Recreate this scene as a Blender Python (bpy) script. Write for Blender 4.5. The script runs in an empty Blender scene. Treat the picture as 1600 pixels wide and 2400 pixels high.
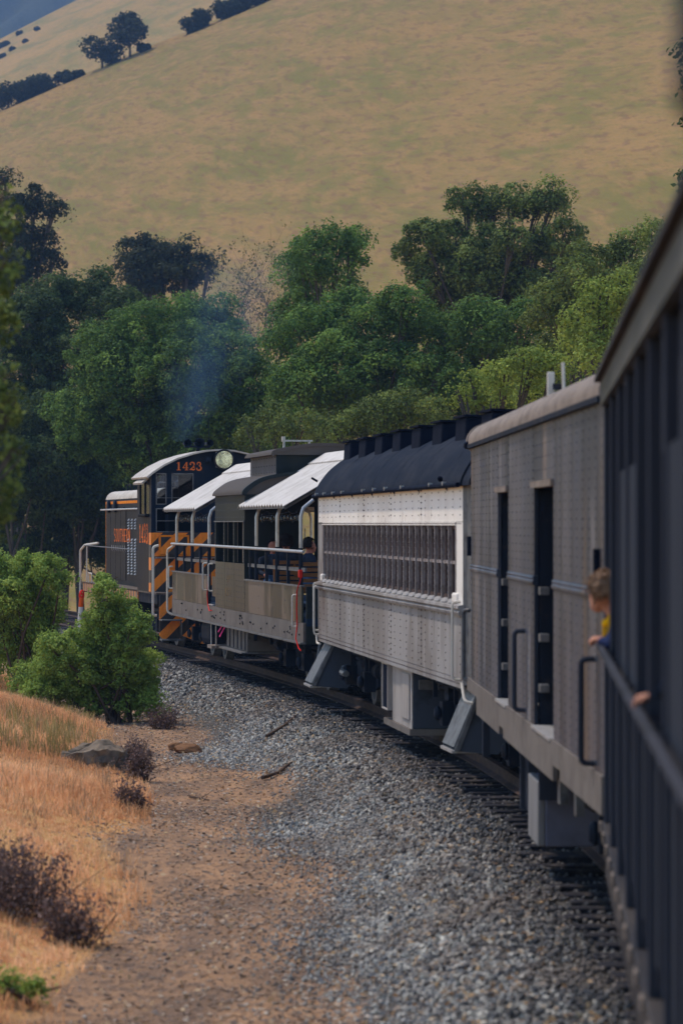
import bpy, math, random
import numpy as np
from mathutils import Vector, Matrix
random.seed(7)
R = math.radians
scene = bpy.context.scene
col = scene.collection
PI = math.pi

# ------------------------------------------------------------------ camera, sky, sun, exposure
EYE = 2.68                       # metres above the rail head
cam_d = bpy.data.cameras.new('camera')
cam = bpy.data.objects.new('camera', cam_d); col.objects.link(cam)
cam.location = (0, 0, EYE)
cam.rotation_euler = (R(90) + 28 / 7800, 0, 0)
cam_d.sensor_fit = 'VERTICAL'; cam_d.sensor_height = 36; cam_d.sensor_width = 24
cam_d.lens = 117
cam_d.clip_start = 0.1; cam_d.clip_end = 6000
cam_d.dof.use_dof = True; cam_d.dof.focus_distance = 64; cam_d.dof.aperture_fstop = 3.1
scene.camera = cam

SUN_AZ, SUN_EL = R(-46), R(60)     # azimuth from +Y, positive to the right
world = bpy.data.worlds.new('World'); scene.world = world; world.use_nodes = True
wn = world.node_tree.nodes; wn.clear()
sky = wn.new('ShaderNodeTexSky'); sky.sky_type = 'NISHITA'; sky.sun_disc = False
sky.sun_elevation = SUN_EL; sky.sun_rotation = SUN_AZ % (2 * PI)
sky.air_density = 1.6; sky.dust_density = 0.6; sky.ozone_density = 3.0
bg = wn.new('ShaderNodeBackground'); bg.inputs['Strength'].default_value = 0.15
wo = wn.new('ShaderNodeOutputWorld')
world.node_tree.links.new(sky.outputs[0], bg.inputs[0]); world.node_tree.links.new(bg.outputs[0], wo.inputs[0])

S = Vector((math.sin(SUN_AZ) * math.cos(SUN_EL), math.cos(SUN_AZ) * math.cos(SUN_EL), math.sin(SUN_EL)))
sun_d = bpy.data.lights.new('sun', 'SUN'); sun_d.energy = 2.9; sun_d.angle = R(3.0); sun_d.color = (1.0, 0.85, 0.68)
sun = bpy.data.objects.new('sun', sun_d); col.objects.link(sun)
sun.rotation_euler = S.to_track_quat('Z', 'Y').to_euler(); sun.location = S * 200

vs = scene.view_settings
vs.view_transform = 'Standard'; vs.look = 'None'; vs.gamma = 1; vs.use_curve_mapping = False
vs.exposure = 0.40
scene.render.engine = 'CYCLES'
cy = scene.cycles
cy.max_bounces = 6; cy.diffuse_bounces = 3; cy.glossy_bounces = 3; cy.transmission_bounces = 4
cy.transparent_max_bounces = 6; cy.volume_bounces = 0
cy.use_denoising = True; cy.caustics_reflective = False; cy.caustics_refractive = False
cy.use_adaptive_sampling = True; cy.adaptive_threshold = 0.02
cy.volume_step_rate = 2.0; cy.volume_max_steps = 128

# ------------------------------------------------------------------ materials
def _nt(name):
    m = bpy.data.materials.new(name); m.use_nodes = True
    nt = m.node_tree; nt.nodes.clear()
    out = nt.nodes.new('ShaderNodeOutputMaterial'); b = nt.nodes.new('ShaderNodeBsdfPrincipled')
    nt.links.new(b.outputs[0], out.inputs[0])
    return m, nt, b, out

def noise(nt, scale, stretch=(1, 1, 1), detail=5, rough=.6, coord='Object', dist=0.0):
    tc = nt.nodes.new('ShaderNodeTexCoord'); mp = nt.nodes.new('ShaderNodeMapping')
    mp.inputs['Scale'].default_value = stretch
    nt.links.new(tc.outputs[coord], mp.inputs[0])
    n = nt.nodes.new('ShaderNodeTexNoise'); n.inputs['Scale'].default_value = scale
    n.inputs['Detail'].default_value = detail; n.inputs['Roughness'].default_value = rough
    n.inputs['Distortion'].default_value = dist
    nt.links.new(mp.outputs[0], n.inputs['Vector'])
    return n.outputs[0]

def ramp(nt, src, lo, hi):
    mr = nt.nodes.new('ShaderNodeMapRange'); mr.inputs[1].default_value = lo; mr.inputs[2].default_value = hi
    nt.links.new(src, mr.inputs[0]); return mr.outputs[0]

def mixc(nt, fac, a, b):
    mx = nt.nodes.new('ShaderNodeMix'); mx.data_type = 'RGBA'
    if isinstance(fac, float): mx.inputs[0].default_value = fac
    else: nt.links.new(fac, mx.inputs[0])
    for s, v in ((6, a), (7, b)):
        if isinstance(v, tuple): mx.inputs[s].default_value = (*v, 1)
        else: nt.links.new(v, mx.inputs[s])
    return mx.outputs[2]

def math_n(nt, op, a, b=0.0):
    n = nt.nodes.new('ShaderNodeMath'); n.operation = op
    for i, v in enumerate((a, b)):
        if isinstance(v, (int, float)): n.inputs[i].default_value = v
        else: nt.links.new(v, n.inputs[i])
    return n.outputs[0]

def bump(nt, b, src, strength, dist=.02):
    bp = nt.nodes.new('ShaderNodeBump'); bp.inputs['Strength'].default_value = strength
    bp.inputs['Distance'].default_value = dist
    nt.links.new(src, bp.inputs['Height']); nt.links.new(bp.outputs[0], b.inputs['Normal'])

def M(name, c, rough=.6, metal=0.0, layers=(), bmp=0, bscale=30, spec=.02):
    """layers: (colour, scale, stretch, lo, hi[, strength])"""
    m, nt, b, out = _nt(name)
    cur = tuple(c)
    for L in layers:
        f = ramp(nt, noise(nt, L[1], L[2]), L[3], L[4])
        if len(L) > 5: f = math_n(nt, 'MULTIPLY', f, L[5])
        cur = mixc(nt, f, cur, tuple(L[0]))
    if isinstance(cur, tuple): b.inputs['Base Color'].default_value = (*cur, 1)
    else: nt.links.new(cur, b.inputs['Base Color'])
    b.inputs['Roughness'].default_value = rough; b.inputs['Metallic'].default_value = metal
    b.inputs['Specular IOR Level'].default_value = spec
    if bmp: bump(nt, b, noise(nt, bscale), bmp)
    return m

one = (1, 1, 1); vst = (.55, .55, .12)
RUST = (.10, .055, .035); DIRT = (.085, .072, .06)
MAT = dict(  # navy of the shadows is mixed into the dark paints, steel and interiors
    black_paint=M('black_paint', (.009, .016, .032), .4, layers=[((.020, .026, .038), 1.5, vst, .45, .65), ((.05, .045, .045), 7, one, .6, .75, .5)], bmp=.1),
    loco_grey=M('loco_grey', (.014, .018, .026), .45, layers=[((.025, .026, .030), 1.2, vst, .44, .58), ((.020, .022, .03), 6, one, .5, .7)], bmp=.1),
    orange=M('orange_paint', (.72, .22, .02), .5, layers=[((.34, .10, .02), 5, vst, .5, .8, .7)]),
    letter_orange=M('lettering_orange', (.78, .20, .045), .6, layers=[((.3, .08, .03), 12, one, .5, .7, .6)]),
    letter_yellow=M('lettering_faded_yellow', (.34, .21, .07), .7, layers=[((.12, .09, .06), 14, one, .42, .6)]),
    roof_white=M('roof_pale', (.50, .47, .43), .6, layers=[((.33, .30, .27), 3, one, .4, .75), ((.18, .15, .12), 8, (1, 6, 1), .62, .75, .6)], bmp=.1),
    awning=M('awning_corrugated_white', (.56, .53, .50), .55, layers=[((.40, .37, .34), 2.2, one, .45, .75), ((.25, .2, .16), 9, one, .62, .8, .5)]),
    white_paint=M('white_paint', (.62, .58, .52), .5, layers=[((.35, .31, .27), 20, one, .55, .75, .7)]),
    cream=M('cream_paint_weathered', (.80, .765, .72), .5, layers=[((.70, .655, .61), 1.0, (.9, .9, .3), .49, .60), ((.26, .18, .13), 3, (2.5, 2.5, .8), .63, .70, .8)], bmp=.08, spec=.05),
    dirty_white=M('dirty_white_paint', (.31, .298, .297), .5, layers=[((.215, .198, .19), 1.0, (.8, .8, .25), .46, .56), ((.135, .102, .088), 1.0, (.45, .45, .25), .57, .68, .9), ((.41, .39, .375), 1.0, (2.0, 2.0, .2), .58, .66, .6), ((.15, .132, .125), 1.0, (3.4, 3.4, .4), .60, .68, .6)], bmp=.08),
    window_post=M('window_post_bare', (.27, .245, .245), .5, layers=[((.13, .10, .10), 14, (1, 1, .6), .45, .65)]),
    sash=M('sash_brown', (.045, .030, .032), .5, layers=[((.16, .12, .11), 12, vst, .5, .7)]),
    coach_roof=M('coach_roof_tar', (.014, .019, .032), .8, layers=[((.024, .028, .040), 1.4, (2, .5, 2), .44, .60), ((.010, .014, .026), 4, one, .5, .7)], bmp=.12, bscale=10, spec=.02),
    vent=M('vent_black', (.006, .009, .020), .8, layers=[((.010, .014, .028), 4, one, .45, .65)]),
    baggage=M('baggage_weathered_grey', (.048, .059, .088), .36, layers=[((.088, .092, .116), 1.0, (.8, .8, .07), .47, .54), ((.022, .032, .052), 1.0, (1.2, 1.2, .06), .50, .56, .95), ((.22, .22, .24), 1.0, (2.2, 2.2, .30), .59, .64, .75), ((.17, .110, .072), 1.0, (1.4, 1.4, .12), .57, .63, .5), ((.040, .044, .055), 5, one, .5, .62, .5)], bmp=.2, bscale=6, spec=.10),
    sill_tan=M('sill_dusty', (.175, .155, .142), .6, layers=[((.12, .105, .098), 3, one, .4, .7), ((.06, .048, .042), 7, (1, 1, .5), .58, .72, .7)]),
    roof_edge=M('roof_edge_tan', (.24, .20, .175), .6, layers=[((.15, .125, .11), 4, (2, .6, 2), .42, .7)], bmp=.15),
    caboose=M('caboose_faded_green', (.040, .048, .041), .35, layers=[((.118, .099, .090), 1.0, (.55, .55, .35), .46, .52), ((.020, .028, .028), 1.0, (.9, .9, .35), .48, .53, .95), ((.20, .148, .108), 1.0, (1.6, 1.6, .2), .58, .64, .7)], bmp=.15, bscale=5, spec=.07),
    caboose_dark=M('caboose_dark_green', (.020, .027, .030), .5, layers=[((.036, .040, .036), 1.5, vst, .44, .6)]),
    cupola_grey=M('cupola_greyish', (.11, .105, .11), .6, layers=[((.09, .085, .085), 3, vst, .4, .7)]),
    caboose_roof=M('caboose_roof_brown', (.085, .075, .07), .7, layers=[((.08, .07, .065), 3, one, .4, .7)], bmp=.2),
    steel_dark=M('steel_dark', (.016, .022, .036), .6, layers=[((.045, .040, .040), 4, one, .52, .7)], bmp=.1),
    steel_grey=M('steel_grey', (.15, .155, .165), .45, .2, layers=[((.075, .075, .08), 7, one, .45, .7)]),
    galv=M('galvanised', (.42, .42, .43), .38, .5, layers=[((.22, .21, .2), 9, one, .5, .75)]),
    box_grey=M('equipment_box_grey', (.21, .205, .21), .5, layers=[((.12, .11, .105), 2.6, vst, .48, .7)]),
    box_white=M('equipment_box_white', (.36, .33, .315), .5, layers=[((.22, .195, .18), 3, vst, .45, .7)]),
    step_blue=M('step_plate_blue_grey', (.060, .072, .098), .6, layers=[((.035, .04, .05), 3, one, .5, .65)]),
    box_lavender=M('equipment_box_lavender', (.125, .13, .18), .6, layers=[((.09, .09, .12), 2, one, .45, .65)]),
    rail=M('rail_steel', (.045, .034, .034), .6, .1, layers=[((.085, .055, .045), 4, one, .45, .65)]),
    tie=M('sleeper_wood', (.026, .026, .032), .9, layers=[((.055, .048, .045), 3, (5, 1, 5), .48, .62)], bmp=.5, bscale=20),
    wood=M('slat_wood', (.26, .12, .05), .5, layers=[((.15, .065, .03), 4, (1, 1, 8), .4, .7)]),
    near_green=M('near_coach_dark', (.028, .034, .048), .8, layers=[((.036, .042, .057), 1.5, vst, .45, .6)]),
    near_post=M('near_coach_post', (.040, .046, .064), .8, layers=[((.032, .037, .052), 2, vst, .45, .6)]),
    near_fascia=M('near_coach_fascia', (.075, .078, .078), .4, layers=[((.035, .04, .042), 1.3, (3, .8, 3), .4, .6), ((.12, .115, .11), 4, (2, 1, 2), .55, .7, .6)], spec=.05),  # pale mottling puts a reflection into the colour
    near_roof=M('near_coach_roof', (.036, .035, .040), .6, layers=[((.075, .066, .062), 2, (2, .5, 2), .45, .7)]),
    near_rail=M('near_rail_paint', (.040, .042, .054), .7, layers=[((.03, .032, .04), 2, (2, .4, 2), .45, .6)]),
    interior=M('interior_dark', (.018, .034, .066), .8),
    curtain=M('curtain_beige', (.27, .225, .18), .9, layers=[((.2, .16, .13), 6, (4, 4, .4), .4, .7)]),
    skin=M('skin', (.42, .20, .135), .55, layers=[((.50, .26, .19), 9, one, .4, .7)]),
    skin_passenger=M('skin_ruddy', (.40, .17, .12), .55),  # slightly redder tone for the seated passengers
    hair_dark=M('hair_dark', (.018, .014, .013), .6, layers=[((.035, .027, .023), 30, one, .4, .7)], bmp=.6, bscale=60),
    hair_blond=M('hair_light_brown', (.20, .125, .085), .6, layers=[((.34, .225, .15), 40, (1, 1, .3), .4, .7)], bmp=.7, bscale=70),
    navy=M('cloth_navy', (.018, .028, .075), .85, layers=[((.03, .042, .11), 8, one, .4, .7)], bmp=.3),
    dark_cloth=M('cloth_dark_blue', (.020, .026, .042), .85, layers=[((.03, .038, .06), 8, one, .4, .7)], bmp=.3),
    jeans=M('cloth_jeans', (.05, .11, .24), .85, layers=[((.08, .16, .32), 12, one, .4, .7)], bmp=.3),
    yellow=M('cloth_yellow', (.75, .42, .01), .8),
    red_plastic=M('plastic_red', (.60, .03, .02), .45),
    pink=M('ribbon_pink', (.75, .05, .22), .6),
    amber=M('plastic_amber', (.45, .22, .03), .45),
    post_white=M('marker_white', (.60, .58, .56), .5, layers=[((.4, .37, .35), 8, one, .5, .7)]),
    post_orange=M('marker_orange', (.65, .10, .02), .5),
    bark=M('bark_grey', (.11, .095, .08), .9, layers=[((.06, .05, .042), 5, (3, 3, .6), .4, .7)], bmp=.8, bscale=14),
    twig=M('twig_brown', (.075, .050, .038), .9, layers=[((.12, .085, .065), 8, one, .4, .7)]),
    rock=M('rock', (.22, .17, .125), .85, layers=[((.075, .066, .056), 4, one, .4, .65), ((.24, .215, .175), 9, one, .58, .74, .7)], bmp=.8, bscale=9),
    clod=M('earth_clod', (.20, .105, .055), .95, layers=[((.12, .065, .04), 8, one, .4, .7)], bmp=.8, bscale=14),
    black=M('rubber_black', (.012, .012, .014), .6),
)

def glass_mat():
    m, nt, b, out = _nt('window_glass')
    b.inputs['Base Color'].default_value = (.9, .95, .97, 1); b.inputs['Roughness'].default_value = .05
    t = nt.nodes.new('ShaderNodeBsdfTransparent'); t.inputs[0].default_value = (.78, .84, .88, 1)
    g = nt.nodes.new('ShaderNodeBsdfGlossy'); g.inputs['Roughness'].default_value = .04
    fr = nt.nodes.new('ShaderNodeFresnel'); fr.inputs[0].default_value = 1.5
    mx = nt.nodes.new('ShaderNodeMixShader')
    nt.links.new(fr.outputs[0], mx.inputs[0]); nt.links.new(t.outputs[0], mx.inputs[1]); nt.links.new(g.outputs[0], mx.inputs[2])
    nt.links.new(mx.outputs[0], out.inputs[0])
    return m
MAT['glass'] = glass_mat()
MAT['dark_glass'] = M('dark_pane', (.014, .018, .030), .2, layers=[((.035, .032, .04), .8, one, .5, .6)], spec=.05)
MAT['brass_lens'] = M('headlight_reflector', (.97, .93, .82), .12, .95, layers=[((.70, .64, .52), 9, one, .48, .6)])

def stripe_mat(name, period, ky, kx, kz, a, b_, wear=.5, duty=.5):
    m, nt, b, out = _nt(name)
    tc = nt.nodes.new('ShaderNodeTexCoord'); sp = nt.nodes.new('ShaderNodeSeparateXYZ')
    nt.links.new(tc.outputs['Object'], sp.inputs[0])
    s = math_n(nt, 'ADD', math_n(nt, 'MULTIPLY', sp.outputs[0], kx / period), math_n(nt, 'MULTIPLY', sp.outputs[2], kz / period))
    s = math_n(nt, 'ADD', s, math_n(nt, 'MULTIPLY', sp.outputs[1], ky / period))
    f = math_n(nt, 'LESS_THAN', math_n(nt, 'FRACT', math_n(nt, 'ADD', s, 50.30)), duty)
    c = mixc(nt, f, b_, a)
    d = math_n(nt, 'MULTIPLY', ramp(nt, noise(nt, 5, (3, 3, 1)), .45, .75), wear)
    c = mixc(nt, d, c, (.12, .06, .03))
    nt.links.new(c, b.inputs['Base Color']); b.inputs['Roughness'].default_value = .5
    return m
ORG = (.82, .225, .008)
MAT['hazard'] = stripe_mat('hazard_stripes', .55, 0, 1, -1, ORG, (.012, .014, .02), .35)
MAT['hazard_edge'] = stripe_mat('edge_stripes', .46, 1, 0, 0, (.48, .16, .035), (.03, .03, .032), .5)

# ------------------------------------------------------------------ mesh building
class MB:
    def __init__(s): s.v = []; s.f = []
    def add(s, vs_, fs):
        o = len(s.v); s.v += [tuple(p) for p in vs_]; s.f += [tuple(i + o for i in f) for f in fs]; return s
    def box(s, x0, x1, y0, y1, z0, z1):
        return s.add([(x0,y0,z0),(x1,y0,z0),(x1,y1,z0),(x0,y1,z0),(x0,y0,z1),(x1,y0,z1),(x1,y1,z1),(x0,y1,z1)],
                     [(0,3,2,1),(4,5,6,7),(0,1,5,4),(1,2,6,5),(2,3,7,6),(3,0,4,7)])
    def hexa(s, p):
        return s.add(p, [(0,3,2,1),(4,5,6,7),(0,1,5,4),(1,2,6,5),(2,3,7,6),(3,0,4,7)])
    def prism(s, pts, a, b, axis='y'):
        n = len(pts)
        def P3(p, t): return {'y': (p[0], t, p[1]), 'x': (t, p[0], p[1]), 'z': (p[0], p[1], t)}[axis]
        vs_ = [P3(p, a) for p in pts] + [P3(p, b) for p in pts]
        fs = [(i, (i+1) % n, n + (i+1) % n, n + i) for i in range(n)] + [tuple(range(n))[::-1], tuple(range(n, 2*n))]
        return s.add(vs_, fs)
    def tube(s, pts, r, n=8, caps=True):
        pts = [Vector(p) for p in pts]; k = len(pts)
        rs = r if isinstance(r, (list, tuple)) else [r] * k
        rings = []; up = Vector((0, 0, 1))
        t0 = (pts[1] - pts[0]).normalized()
        ref = t0.cross(up)
        if ref.length < .1: ref = t0.cross(Vector((1, 0, 0)))
        ref.normalize()
        for i in range(k):
            t = (pts[min(i+1, k-1)] - pts[max(i-1, 0)])
            t = t.normalized() if t.length > 1e-9 else t0
            ref = (ref - t * ref.dot(t))
            ref = ref.normalized() if ref.length > 1e-6 else t.orthogonal().normalized()
            b = t.cross(ref)
            rings.append([pts[i] + (ref * math.cos(2*PI*j/n) + b * math.sin(2*PI*j/n)) * rs[i] for j in range(n)])
        vs_ = [p for rg in rings for p in rg]
        fs = [(i*n + j, i*n + (j+1) % n, (i+1)*n + (j+1) % n, (i+1)*n + j) for i in range(k-1) for j in range(n)]
        if caps: fs += [tuple(range(n))[::-1], tuple(range((k-1)*n, k*n))]
        return s.add(vs_, fs)
    def lathe(s, c, axis, prof, n=20):
        """prof: (radius, t along axis)"""
        ax = Vector(axis).normalized(); u = ax.orthogonal().normalized(); w = ax.cross(u); c = Vector(c); k = len(prof)
        vs_ = [c + ax*t + (u*math.cos(2*PI*j/n) + w*math.sin(2*PI*j/n))*r for r, t in prof for j in range(n)]
        fs = [(i*n+j, i*n+(j+1) % n, (i+1)*n+(j+1) % n, (i+1)*n+j) for i in range(k-1) for j in range(n)]
        fs += [tuple(range(n))[::-1], tuple(range((k-1)*n, k*n))]
        return s.add(vs_, fs)
    def ico(s, c, r, squash=(1, 1, 1)):
        g = (1 + 5 ** .5) / 2; q = (1 + g*g) ** .5
        vs_ = [(-1,g,0),(1,g,0),(-1,-g,0),(1,-g,0),(0,-1,g),(0,1,g),(0,-1,-g),(0,1,-g),(g,0,-1),(g,0,1),(-g,0,-1),(-g,0,1)]
        fs = [(0,11,5),(0,5,1),(0,1,7),(0,7,10),(0,10,11),(1,5,9),(5,11,4),(11,10,2),(10,7,6),(7,1,8),(3,9,4),(3,4,2),(3,2,6),(3,6,8),(3,8,9),(4,9,5),(2,4,11),(6,2,10),(8,6,7),(9,8,1)]
        return s.add([(c[0]+x/q*r*squash[0], c[1]+y/q*r*squash[1], c[2]+z/q*r*squash[2]) for x, y, z in vs_], fs)
    def build(s, name, mat, parent=None, smooth=False, bevel=0, label=None, kind=None):
        me = bpy.data.meshes.new(name); me.from_pydata(s.v, [], s.f); me.validate()
        mats = mat if isinstance(mat, (list, tuple)) else [mat]
        for m in mats: me.materials.append(MAT[m] if isinstance(m, str) else m)
        if smooth:
            me.shade_smooth()
            try: me.set_sharp_from_angle(angle=R(38))
            except Exception: pass
        return obj(name, me, parent, bevel, label, kind)

def obj(name, me, parent=None, bevel=0, label=None, kind=None):
    o = bpy.data.objects.new(name, me); col.objects.link(o)
    if parent is not None: o.parent = parent
    if bevel:
        b = o.modifiers.new('bevel', 'BEVEL'); b.width = bevel; b.segments = 2; b.limit_method = 'ANGLE'
    if label: o['label'] = label
    if kind: o['kind'] = kind
    return o

def dup(o, loc=(0, 0, 0), parent=None, rot=None):
    c = o.copy(); col.objects.link(c); c.location = loc
    if rot is not None: c.rotation_euler = rot
    c.parent = parent if parent is not None else o.parent
    return c

def tag(o, label, cat, group=None):
    o['label'] = label; o['category'] = cat
    if group: o['group'] = group
    return o

def thing(name, label, cat, loc=(0, 0, 0), rz=0.0, group=None):
    o = bpy.data.objects.new(name, None); col.objects.link(o); o.empty_display_size = .3
    o.location = loc; o.rotation_euler = (0, 0, rz)
    return tag(o, label, cat, group)

def struct(o): o['kind'] = 'structure'; return o

def rivets(pts, r, axis=0, sgn=-1):
    """little four-sided heads standing proud along an axis"""
    mb = MB()
    for p in pts:
        q = []
        for a, b in ((-1, -1), (1, -1), (1, 1), (-1, 1)):
            c = list(p); k = [i for i in range(3) if i != axis]
            c[k[0]] += a*r; c[k[1]] += b*r; q.append(tuple(c))
        t = list(p); t[axis] += sgn*r*1.1
        mb.add(q + [tuple(t)], [(0,1,4),(1,2,4),(2,3,4),(3,0,4)])
    return mb

def arc(cx, cz, r, a0, a1, n, rz=None):
    rz = rz or r
    return [(cx + r*math.cos(R(a0 + (a1-a0)*i/n)), cz + rz*math.sin(R(a0 + (a1-a0)*i/n))) for i in range(n+1)]

def smooth_prof(p, k=4):
    """round a roof profile by Catmull-Rom interpolation"""
    out = []
    for i in range(len(p)-1):
        a, b, c, d = p[max(i-1, 0)], p[i], p[i+1], p[min(i+2, len(p)-1)]
        for j in range(k):
            t = j/k; out.append(tuple(.5*(2*b[m]+(c[m]-a[m])*t+(2*a[m]-5*b[m]+4*c[m]-d[m])*t*t+(3*b[m]-a[m]-3*c[m]+d[m])*t**3) for m in (0, 1)))
    return out+[p[-1]]

def shell(prof, y0, y1, th, ny=1):
    """a curved sheet of thickness th: prof = (x,z) points from left to right, extruded along y"""
    n = len(prof); mb = MB()
    inner = [(x*(1-th/1.5), z-th) for x, z in prof]
    for a in range(ny):
        ya, yb = y0+(y1-y0)*a/ny, y0+(y1-y0)*(a+1)/ny
        mb.prism(list(prof) + inner[::-1], ya, yb, 'y') if ny == 1 else mb.prism(list(prof) + inner[::-1], ya, yb, 'y')
    return mb

# flat lettering: strokes as thin raised ribbons in a plane
def ribbon(mb, pts, ws, f):
    L = len(pts)
    for i in range(L-1):
        (x0, z0), (x1, z1) = pts[i], pts[i+1]
        d = math.hypot(x1-x0, z1-z0) or 1e-6; nx, nz = -(z1-z0)/d, (x1-x0)/d
        ex, ez = (x1-x0)/d*.012, (z1-z0)/d*.012
        w0, w1 = ws[i]/2, ws[i+1]/2
        mb.add([f(x0-ex+nx*w0, z0-ez+nz*w0), f(x0-ex-nx*w0, z0-ez-nz*w0), f(x1+ex-nx*w1, z1+ez-nz*w1), f(x1+ex+nx*w1, z1+ez+nz*w1)], [(0,1,2,3)])
def A(cx, cz, rx, rz, a0, a1, n=12): return [(cx+rx*math.cos(R(a0+(a1-a0)*i/n)), cz+rz*math.sin(R(a0+(a1-a0)*i/n))) for i in range(n+1)]
def lin(ws, n): return [ws[0] + (ws[1]-ws[0])*i/(n-1) for i in range(n)]
def bulge(a, b, n): return [a + (b-a)*math.sin(PI*i/(n-1)) for i in range(n)]
def seg(a, b, w=.1): return ([a, b], [w, w])
GL = {
 '1': [seg((.32,.02),(.32,1),.17), ([(.32,.97),(.12,.84)],[.10,.05]), seg((.10,.03),(.54,.03),.07)],
 '4': [([(.44,1),(.02,.30)],[.07,.07]), seg((.02,.29),(.62,.29),.08), seg((.44,.02),(.44,1),.16), seg((.26,.03),(.62,.03),.07)],
 '2': [(A(.30,.73,.24,.25,175,-35,14), bulge(.07,.17,15)), (A(.02,.30,.52,.35,40,-25,2)[:2]+[(.30,.30),(.06,.08)],[.14,.13,.10,.07]), ([(.05,.07),(.25,.11),(.45,.05),(.58,.10)],[.10,.16,.16,.10]), seg((.59,.08),(.61,.24),.05), seg((.07,.68),(.16,.76),.13)],
 '3': [(A(.28,.76,.20,.22,170,-90,12), bulge(.06,.16,13)), (A(.28,.27,.26,.27,90,-165,14), bulge(.06,.19,15)), seg((.08,.74),(.17,.80),.12), seg((.03,.22),(.14,.26),.12)],
 'S': [(A(.28,.75,.22,.23,30,270,12),[.1]*13), (A(.28,.27,.22,.25,90,-150,12),[.1]*13)],
 'O': [(A(.28,.5,.23,.47,0,360,20),[.11]*21)],
 'U': [([(.07,1),(.07,.3)]+A(.28,.3,.21,.27,180,360,8)+[(.49,1)],[.11]*12)],
 'T': [seg((0,.95),(.56,.95)), seg((.28,0),(.28,.95),.12)],
 'H': [seg((.08,0),(.08,1),.12), seg((.48,0),(.48,1),.12), seg((.08,.5),(.48,.5))],
 'E': [seg((.08,0),(.08,1),.12), seg((.08,.95),(.5,.95)), seg((.08,.5),(.42,.5)), seg((.08,.05),(.5,.05))],
 'R': [seg((.08,0),(.08,1),.12), (A(.2,.74,.28,.22,90,-90,8),[.1]*9), seg((.08,.96),(.2,.96)), seg((.08,.52),(.2,.52)), seg((.24,.52),(.5,0),.12)],
 'P': [seg((.08,0),(.08,1),.12), (A(.2,.74,.28,.22,90,-90,8),[.1]*9), seg((.08,.96),(.2,.96)), seg((.08,.52),(.2,.52))],
 'N': [seg((.08,0),(.08,1),.12), seg((.48,0),(.48,1),.12), seg((.08,1),(.48,0),.12)],
}
def lettering(txt, f, pitch):
    """f(u,z): maps letter space (letter height 1, u along the line) to 3-D"""
    mb = MB(); u = 0
    for ch in txt:
        for pts, ws in GL.get(ch, []):
            ribbon(mb, pts, ws, lambda x, z, u=u: f(u + x, z))
        u += pitch
    return mb
# ------------------------------------------------------------------ the line of the track
_py = np.array([-25, -10, 0, 10, 20.3, 27.7, 35.8, 43.3, 50.8, 60.7, 69.3, 78.3, 84.2, 100, 120.])
_px = np.array([.40, 1.35, 1.95, 2.52, 2.98, 2.99, 2.72, 1.98, 1.05, -.56, -2.15, -3.78, -4.95, -8.6, -14.6])
_pc = np.polyfit(_py / 100, _px, 6)
def xc(y): return np.polyval(_pc, np.asarray(y) / 100)
def track_dir(y):
    d = float(xc(y + .05) - xc(y - .05)) / .1
    return math.atan(d)

_rg = np.random.default_rng(3)
_wv = [(_rg.uniform(-1, 1, 2), _rg.uniform(0, 6.28)) for _ in range(14)]
def wob(x, y, k):
    t = 0
    for (d, p) in _wv: t = t + np.sin((x * d[0] + y * d[1]) * k + p)
    return t / 4.0
def sst(a, b, t):
    u = np.clip((t - a) / (b - a), 0, 1); return u * u * (3 - 2 * u)

def ground_z(x, y):
    x = np.asarray(x, float); y = np.asarray(y, float)
    s = x - xc(np.clip(y, -25, 120))
    base = -.60 + .035 * wob(x, y, 1.3)
    bal = -.21 - .40 * sst(1.6, 3.1, np.abs(s))
    near = sst(3.6, 2.6, np.abs(s))
    z = base * (1 - near) + bal * near
    bank = sst(-4.3, -7.2, s + .45 * wob(x, y, .55))
    z = z + bank * (.55 + .10 * wob(x, y, .8) + .02 * wob(x, y, 4.))
    z = z - 1.2 * sst(95, 170, y)
    return z

def grid_obj(name, xs, ys, zf, mat, attr=None):
    X, Y = np.meshgrid(xs, ys); Z = zf(X, Y)
    v = np.stack([X, Y, Z], -1).reshape(-1, 3); nx, ny = len(xs), len(ys)
    i = (np.arange(ny - 1)[:, None] * nx + np.arange(nx - 1)[None]).ravel()
    f = np.stack([i, i + 1, i + nx + 1, i + nx], 1)
    me = bpy.data.meshes.new(name)
    me.vertices.add(len(v)); me.vertices.foreach_set('co', v.ravel())
    me.loops.add(f.size); me.loops.foreach_set('vertex_index', f.ravel())
    me.polygons.add(len(f)); me.polygons.foreach_set('loop_start', np.arange(len(f)) * 4)
    me.polygons.foreach_set('use_smooth', np.ones(len(f), bool))
    if attr is not None:
        a = me.color_attributes.new('zone', 'FLOAT_COLOR', 'POINT')
        c = np.ones((len(v), 4)); c[:, :3] = attr(X, Y).reshape(-1, 3)
        a.data.foreach_set('color', c.ravel())
    me.update(calc_edges=True); me.validate()
    me.materials.append(mat)
    return obj(name, me)

def spaced(fine0, fine1, step, lo, hi, grow=1.25):
    a = list(np.arange(fine0, fine1 + 1e-6, step)); d = step
    while a[-1] < hi: d *= grow; a.append(a[-1] + d)
    d = step
    while a[0] > lo: d *= grow; a.insert(0, a[0] - d)
    return np.array(a)

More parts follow.
